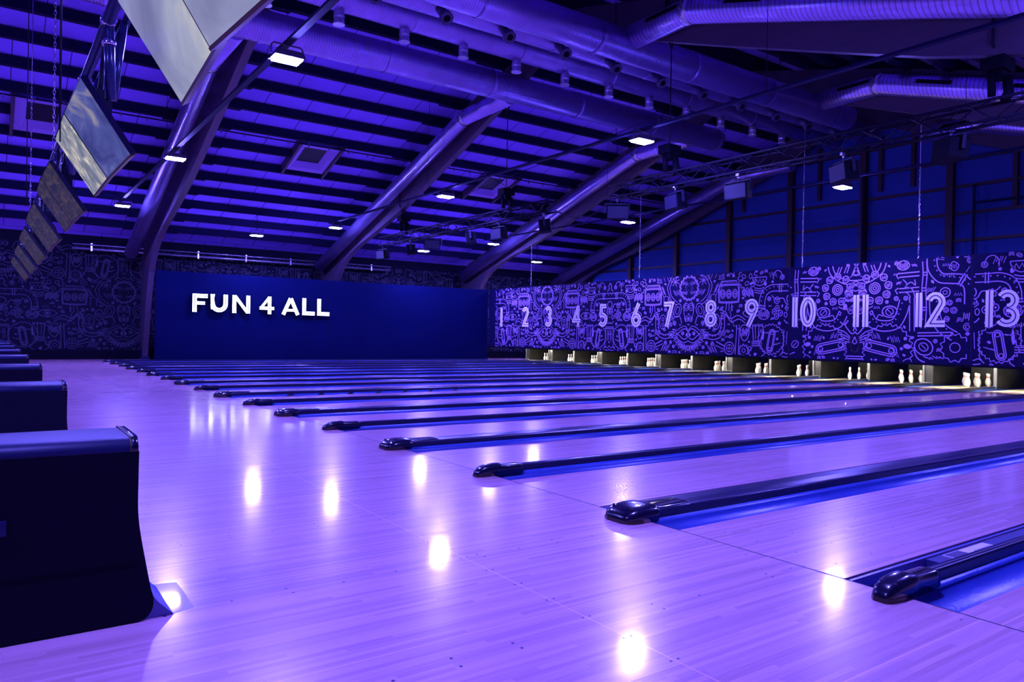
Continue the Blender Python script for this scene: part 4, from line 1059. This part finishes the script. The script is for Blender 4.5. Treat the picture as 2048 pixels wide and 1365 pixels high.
def make_speaker():
    t = thing('hanging_speaker', 'x', 'speaker', (0, 0, 0), 0, 'black box speakers hanging below the trusses')
    b = MB(); b.prism([(-.14, -.27), (-.14, .27), (.16, .19), (.16, -.19)], 'z', -.16, .16); bevel(b.build('cabinet', M['black'], t), .012)
    b = MB(); b.box(-.152, -.142, -.245, .245, -.14, .14); b.build('grille', M['grille'], t)
    b = MB(); b.box(-.03, .03, -.30, .30, .19, .215); b.box(-.03, .03, -.30, -.285, -.03, .2); b.box(-.03, .03, .285, .30, -.03, .2); b.build('bracket', M['grille'], t)
    b = MB(); b.tube([(0, 0, .21), (0, 0, .34)], .018, 8); b.box(-.04, .04, -.035, .035, .31, .36); b.build('clamp', M['chrome'], t)
    return t
s0 = make_speaker()
for k, (y, z, rz, lb) in enumerate(((26.3, 4.22, .15, 'at the far end of the left truss'), (24.0, 4.22, -.5, 'second from the far end of the left truss'), (22.4, 4.26, .9, 'third from the far end, turned sideways'),
        (19.95, 4.24, -.6, 'tilted, in the middle of the left truss'), (18.35, 4.22, .05, 'with a lit front, on the right part of the left truss'), (16.15, 4.2, -.7, 'at the right end of the left truss, before the third arch'),
        (13.3, 4.22, 1.0, 'at the left end of the right truss'), (11.4, 4.22, -.3, 'below the hoist at the left of the right truss'), (9.72, 4.2, .05, 'with a bright mesh front, on the right truss'),
        (7.45, 4.2, -.5, 'turned away, above the rightmost floodlight'), (5.7, 4.25, 2.7, 'nearest the camera on the right truss, at the top right'))):
    lb = 'black box speaker ' + lb
    if k == 0: o = s0; o.location = (TX - .05, y, z); o['label'] = lb
    else: o = dup(s0, (TX - .05, y, z), lb)
    o.rotation_euler = (0, -.12, rz)
b = MB()
pts = [(TX + .1, 15.9, 4.62)] + [(TX + .1, 15.9 - 2.4 * t, 4.62 - .35 * math.sin(PI * t)) for t in (.2, .4, .6, .8)] + [(TX + .1, 13.5, 4.62)]
b.tube(pts, .014, 6); tag(b.build('slack_cable', M['cablem']), 'slack black cable bridging the gap between the two trusses', 'cable')
# stay wires
for k, (a, c, lb) in enumerate((((9, 28.5, 5.2), (9, 12.0, 6.3), 'thin black stay wire rising towards the right below the far roof'), ((8.8, 21.5, 7.2), (8.9, 17.9, 5.5), 'thin black diagonal stay wire above the left truss'),
                                ((13, 17.9, 8.3), (13.4, 18.2, 7.2), 'short black wire hanging beside the lowest spiral duct'), ((8.85, 26.6, 5.4), (9, 24.6, 5.4), 'short black stay wire at the far end of the left truss'))):
    b = MB(); b.tube([a, c], .009, 5); tag(b.build('stay_wire', M['cablem']), lb, 'wire', 'stay wires under the roof')

# gable wall conduits and eave pipe
for k, (y, z0, z1, lb) in enumerate(((14.83, 3.4, 7.3, 'vertical grey conduit on the gable wall above the printed eleven'), (11.1, 3.4, 6.33, 'vertical grey conduit on the gable wall above the printed twelve'))):
    b = MB(); b.box(XR - .3, XR - .24, y - .035, y + .035, z0, z1)
    if k: b.box(XR - .3, XR - .24, 6.5, y, 5.72, 5.78)
    o = b.build('wall_conduit', M['conduit']); tag(o, lb, 'conduit', 'conduits on the gable wall')
b = MB(); b.tube([(-1.0, 32.2, 4.18), (12.0, 32.2, 4.18)], .045, 8); b.tube([(-1.0, 32.1, 4.33), (12.0, 32.1, 4.33)], .025, 8)
for k in range(7): b.box(-.4 + 1.9 * k, -.34 + 1.9 * k, 32.15, 32.6, 4.1, 4.4)
tag(b.build('eave_pipe', M['pipe']), 'bright steel pipe running along the top of the mural behind the sign wall', 'pipe')

# ------------------------------------------------------------------ score monitors with their truss
GLARE_P = ((.30, (.20, .21, .38)), (.48, (.32, .34, .55)), (.58, (.44, .47, .62)), (.70, (.85, .78, .66)))  # pale glare and reflections on the screens, put into the emission colour
REFL_W = ((.35, (.018, .02, .045)), (.55, (.05, .038, .05)), (.7, (.10, .07, .07)))
GLARE_B = ((.35, (.05, .06, .25)), (.5, (.10, .12, .42)), (.62, (.42, .38, .40)), (.72, (.85, .75, .55)))
glare_pale = [screen_glare_mat('screen_glare_pale_%d' % k, GLARE_P, .8, 1.1, 3.1 * k, (1, .7, 1.6)) for k in range(2)]
glare_blue = screen_glare_mat('screen_glare_blue', GLARE_B, .75, 1.6, 7.7, (1, .8, 2.2)); glare_warm = screen_glare_mat('screen_glare_warm', ((.36, (.18, .20, .28)), (.5, (.32, .34, .40)), (.6, (.60, .54, .48)), (.7, (1.0, .9, .7))), .85, 2.6, 4.4, (1, 1.6, 2.4))
refl_wood = screen_glare_mat('screen_refl_wood', REFL_W, .8, 3.0, 1.9, (5, .8, 5))  # dim wood-toned reflection of the far screens, painted as emission
def monitor(A, B, label, smat):
    """A near-bottom corner, B far-bottom corner; screen rises up and towards the seats"""
    A, B = Vector(A), Vector(B); mid = (A + B) / 2; wv = B - A; w = wv.length; ang = math.atan2(wv.y, wv.x) - PI / 2
    t = thing('score_monitor', label, 'monitor', mid, ang, 'score monitors hanging over the approach')
    up = Vector((-.355, 0, .54)); hh = up.length; u = up.normalized(); nrm = Vector((-u.z, 0, u.x)) # faces the seats and down
    def Q(y, s, d): return (u.x * s + nrm.x * d, y, u.z * s + nrm.z * d)
    nrm = Vector((-.54, 0, -.355)).normalized()
    b = MB(); h = w / 2
    def slab(y0, y1, s0, s1, d0, d1):
        r = [[Q(y0, s0, d), Q(y1, s0, d), Q(y1, s1, d), Q(y0, s1, d)] for d in (d0, d1)]; b.loft(r, smooth=False)
    slab(-h, h, 0, hh, -.045, 0); o = b.build('casing', M['blackgloss'], t)
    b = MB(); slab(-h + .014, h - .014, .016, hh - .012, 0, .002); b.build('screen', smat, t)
    b = MB(); slab(-h, h, -.004, .012, -.04, .006); b.build('bottom_bezel', M['gold'], t)
    b = MB(); slab(-.13, .13, hh * .3, hh * .75, -.12, -.045); p = Q(0, hh * .7, -.1); b.tube([p, (p[0] + .05, 0, 1.0)], .022, 8); b.box(p[0] - .02, p[0] + .1, -.06, .06, hh * .5, hh * .5 + .3)
    b.build('mount_arm', M['steel'], t)
Z = 2.55
monitor((-2.62, 2.45, 2.5), (-2.71, 3.66, 2.5), 'large pale score monitor at the top of the photo, nearest the camera', glare_pale[0])
monitor((-2.665, 3.68, Z), (-2.60, 4.83, Z), 'pale score monitor partly behind the nearest one, with painted cream glare', glare_pale[1])
for k in range(6):
    y = 6.5 + 3.52 * k
    smA, smB = (glare_blue, glare_warm) if k == 0 else (refl_wood, refl_wood)
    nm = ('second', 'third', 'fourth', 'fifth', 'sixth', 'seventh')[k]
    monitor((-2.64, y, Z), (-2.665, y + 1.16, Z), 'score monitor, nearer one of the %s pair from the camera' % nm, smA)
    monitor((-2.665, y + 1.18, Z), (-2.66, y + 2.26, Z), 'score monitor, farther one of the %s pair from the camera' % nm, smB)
t = thing('monitor_truss', 'blue-black pipe truss running above the row of score monitors', 'truss', (-2.8, 0, 3.6))
b = MB(); b.tube([(0, 1.5, 0), (0, 29, 0)], .045, 10); b.build('main_pipe', M['trussx'], t)
b = MB(); b.tube([(.16, 1.5, .12), (.16, 29, .12)], .035, 10); b.build('upper_pipe', M['trussx'], t)
for k in range(16):
    y = 3.1 + 1.743 * k
    b = MB(); b.tube([(0, y, 0), (.02, y, -.62)], .04, 8); b.tube([(.14, y + .25, .1), (.05, y + .1, -.6)], .03, 8); b.build('drop_post', M['trussx'], t)
    b = MB(); b.tube([(0, y - .05, 0), (0, y + .05, 0)], .06, 8); b.build('pipe_clamp', M['chrome'], t)
    b = MB(); b.tube([(.004, y, -.16), (.006, y, -.2)], .052, 8); b.build('post_collar', M['chrome'], t)
for k, (x, y) in enumerate(((-2.82, 5.2), (-2.82, 12.2), (-2.82, 19.2))):
    b = MB(); z = 3.62; i = 0
    while z < 6.4:
        ax = i % 2
        b.tube([((math.cos(a) * .015 if ax else 0), (0 if ax else math.cos(a) * .015), z + .03 + math.sin(a) * .036) for a in [j * PI / 3 for j in range(7)]], .005, 4); z += .055; i += 1
    b.tube([(0, 0, z), (0, 0, zp(y) + .1)], .006, 4)
    tag(b.build('hanging_chain', M['chrome'], None, (x, y, 0)), 'thin steel chain carrying the monitor truss, %s from the camera' % ORD[k], 'chain', 'chains of the monitor truss')
for k, (x, y) in enumerate(((-3.06, 7.5), (-3.02, 8.0), (-3.12, 12.5))):
    b = MB(); b.tube([(x, y, 2.9), (x, y, zp(y) + DECK)], .006, 4)
    tag(b.build('drop_cable', M['cablem']), 'thin dark drop cable at the left edge, %s from the left' % ('second', 'third', 'first')[k], 'cable', 'drop cables left of the monitors')

# ------------------------------------------------------------------ world, camera, view
w = bpy.data.worlds.new('World'); bpy.context.scene.world = w; w.use_nodes = True
w.node_tree.nodes['Background'].inputs['Color'].default_value = (.02, .02, .2, 1); w.node_tree.nodes['Background'].inputs['Strength'].default_value = .02
cam = bpy.data.cameras.new('camera'); co = bpy.data.objects.new('camera', cam); C.objects.link(co)
yaw, pitch, roll = math.radians(35.15212), math.radians(-.41007), math.radians(1.04193)
fw = Vector((math.sin(yaw) * math.cos(pitch), math.cos(yaw) * math.cos(pitch), math.sin(pitch)))
r0_ = Vector((math.cos(yaw), -math.sin(yaw), 0)); u0 = r0_.cross(fw)
rr = r0_ * math.cos(roll) + u0 * math.sin(roll); uu = -r0_ * math.sin(roll) + u0 * math.cos(roll)
co.matrix_world = Matrix(((rr.x, uu.x, -fw.x, -3.5445), (rr.y, uu.y, -fw.y, 0), (rr.z, uu.z, -fw.z, 1.1973), (0, 0, 0, 1)))
cam.sensor_width = 36; cam.lens = 1489.8128 * 36 / 2048; cam.clip_start = .02; cam.clip_end = 200
sc = bpy.context.scene; sc.camera = co
sc.view_settings.view_transform = 'Standard'; sc.view_settings.look = 'None'; sc.view_settings.gamma = 1; sc.view_settings.exposure = 0
sc.cycles.use_denoising = True; sc.cycles.max_bounces = 6; sc.cycles.diffuse_bounces = 4; sc.cycles.glossy_bounces = 4
sc.cycles.sample_clamp_indirect = 8; sc.cycles.caustics_reflective = False; sc.cycles.use_light_tree = True
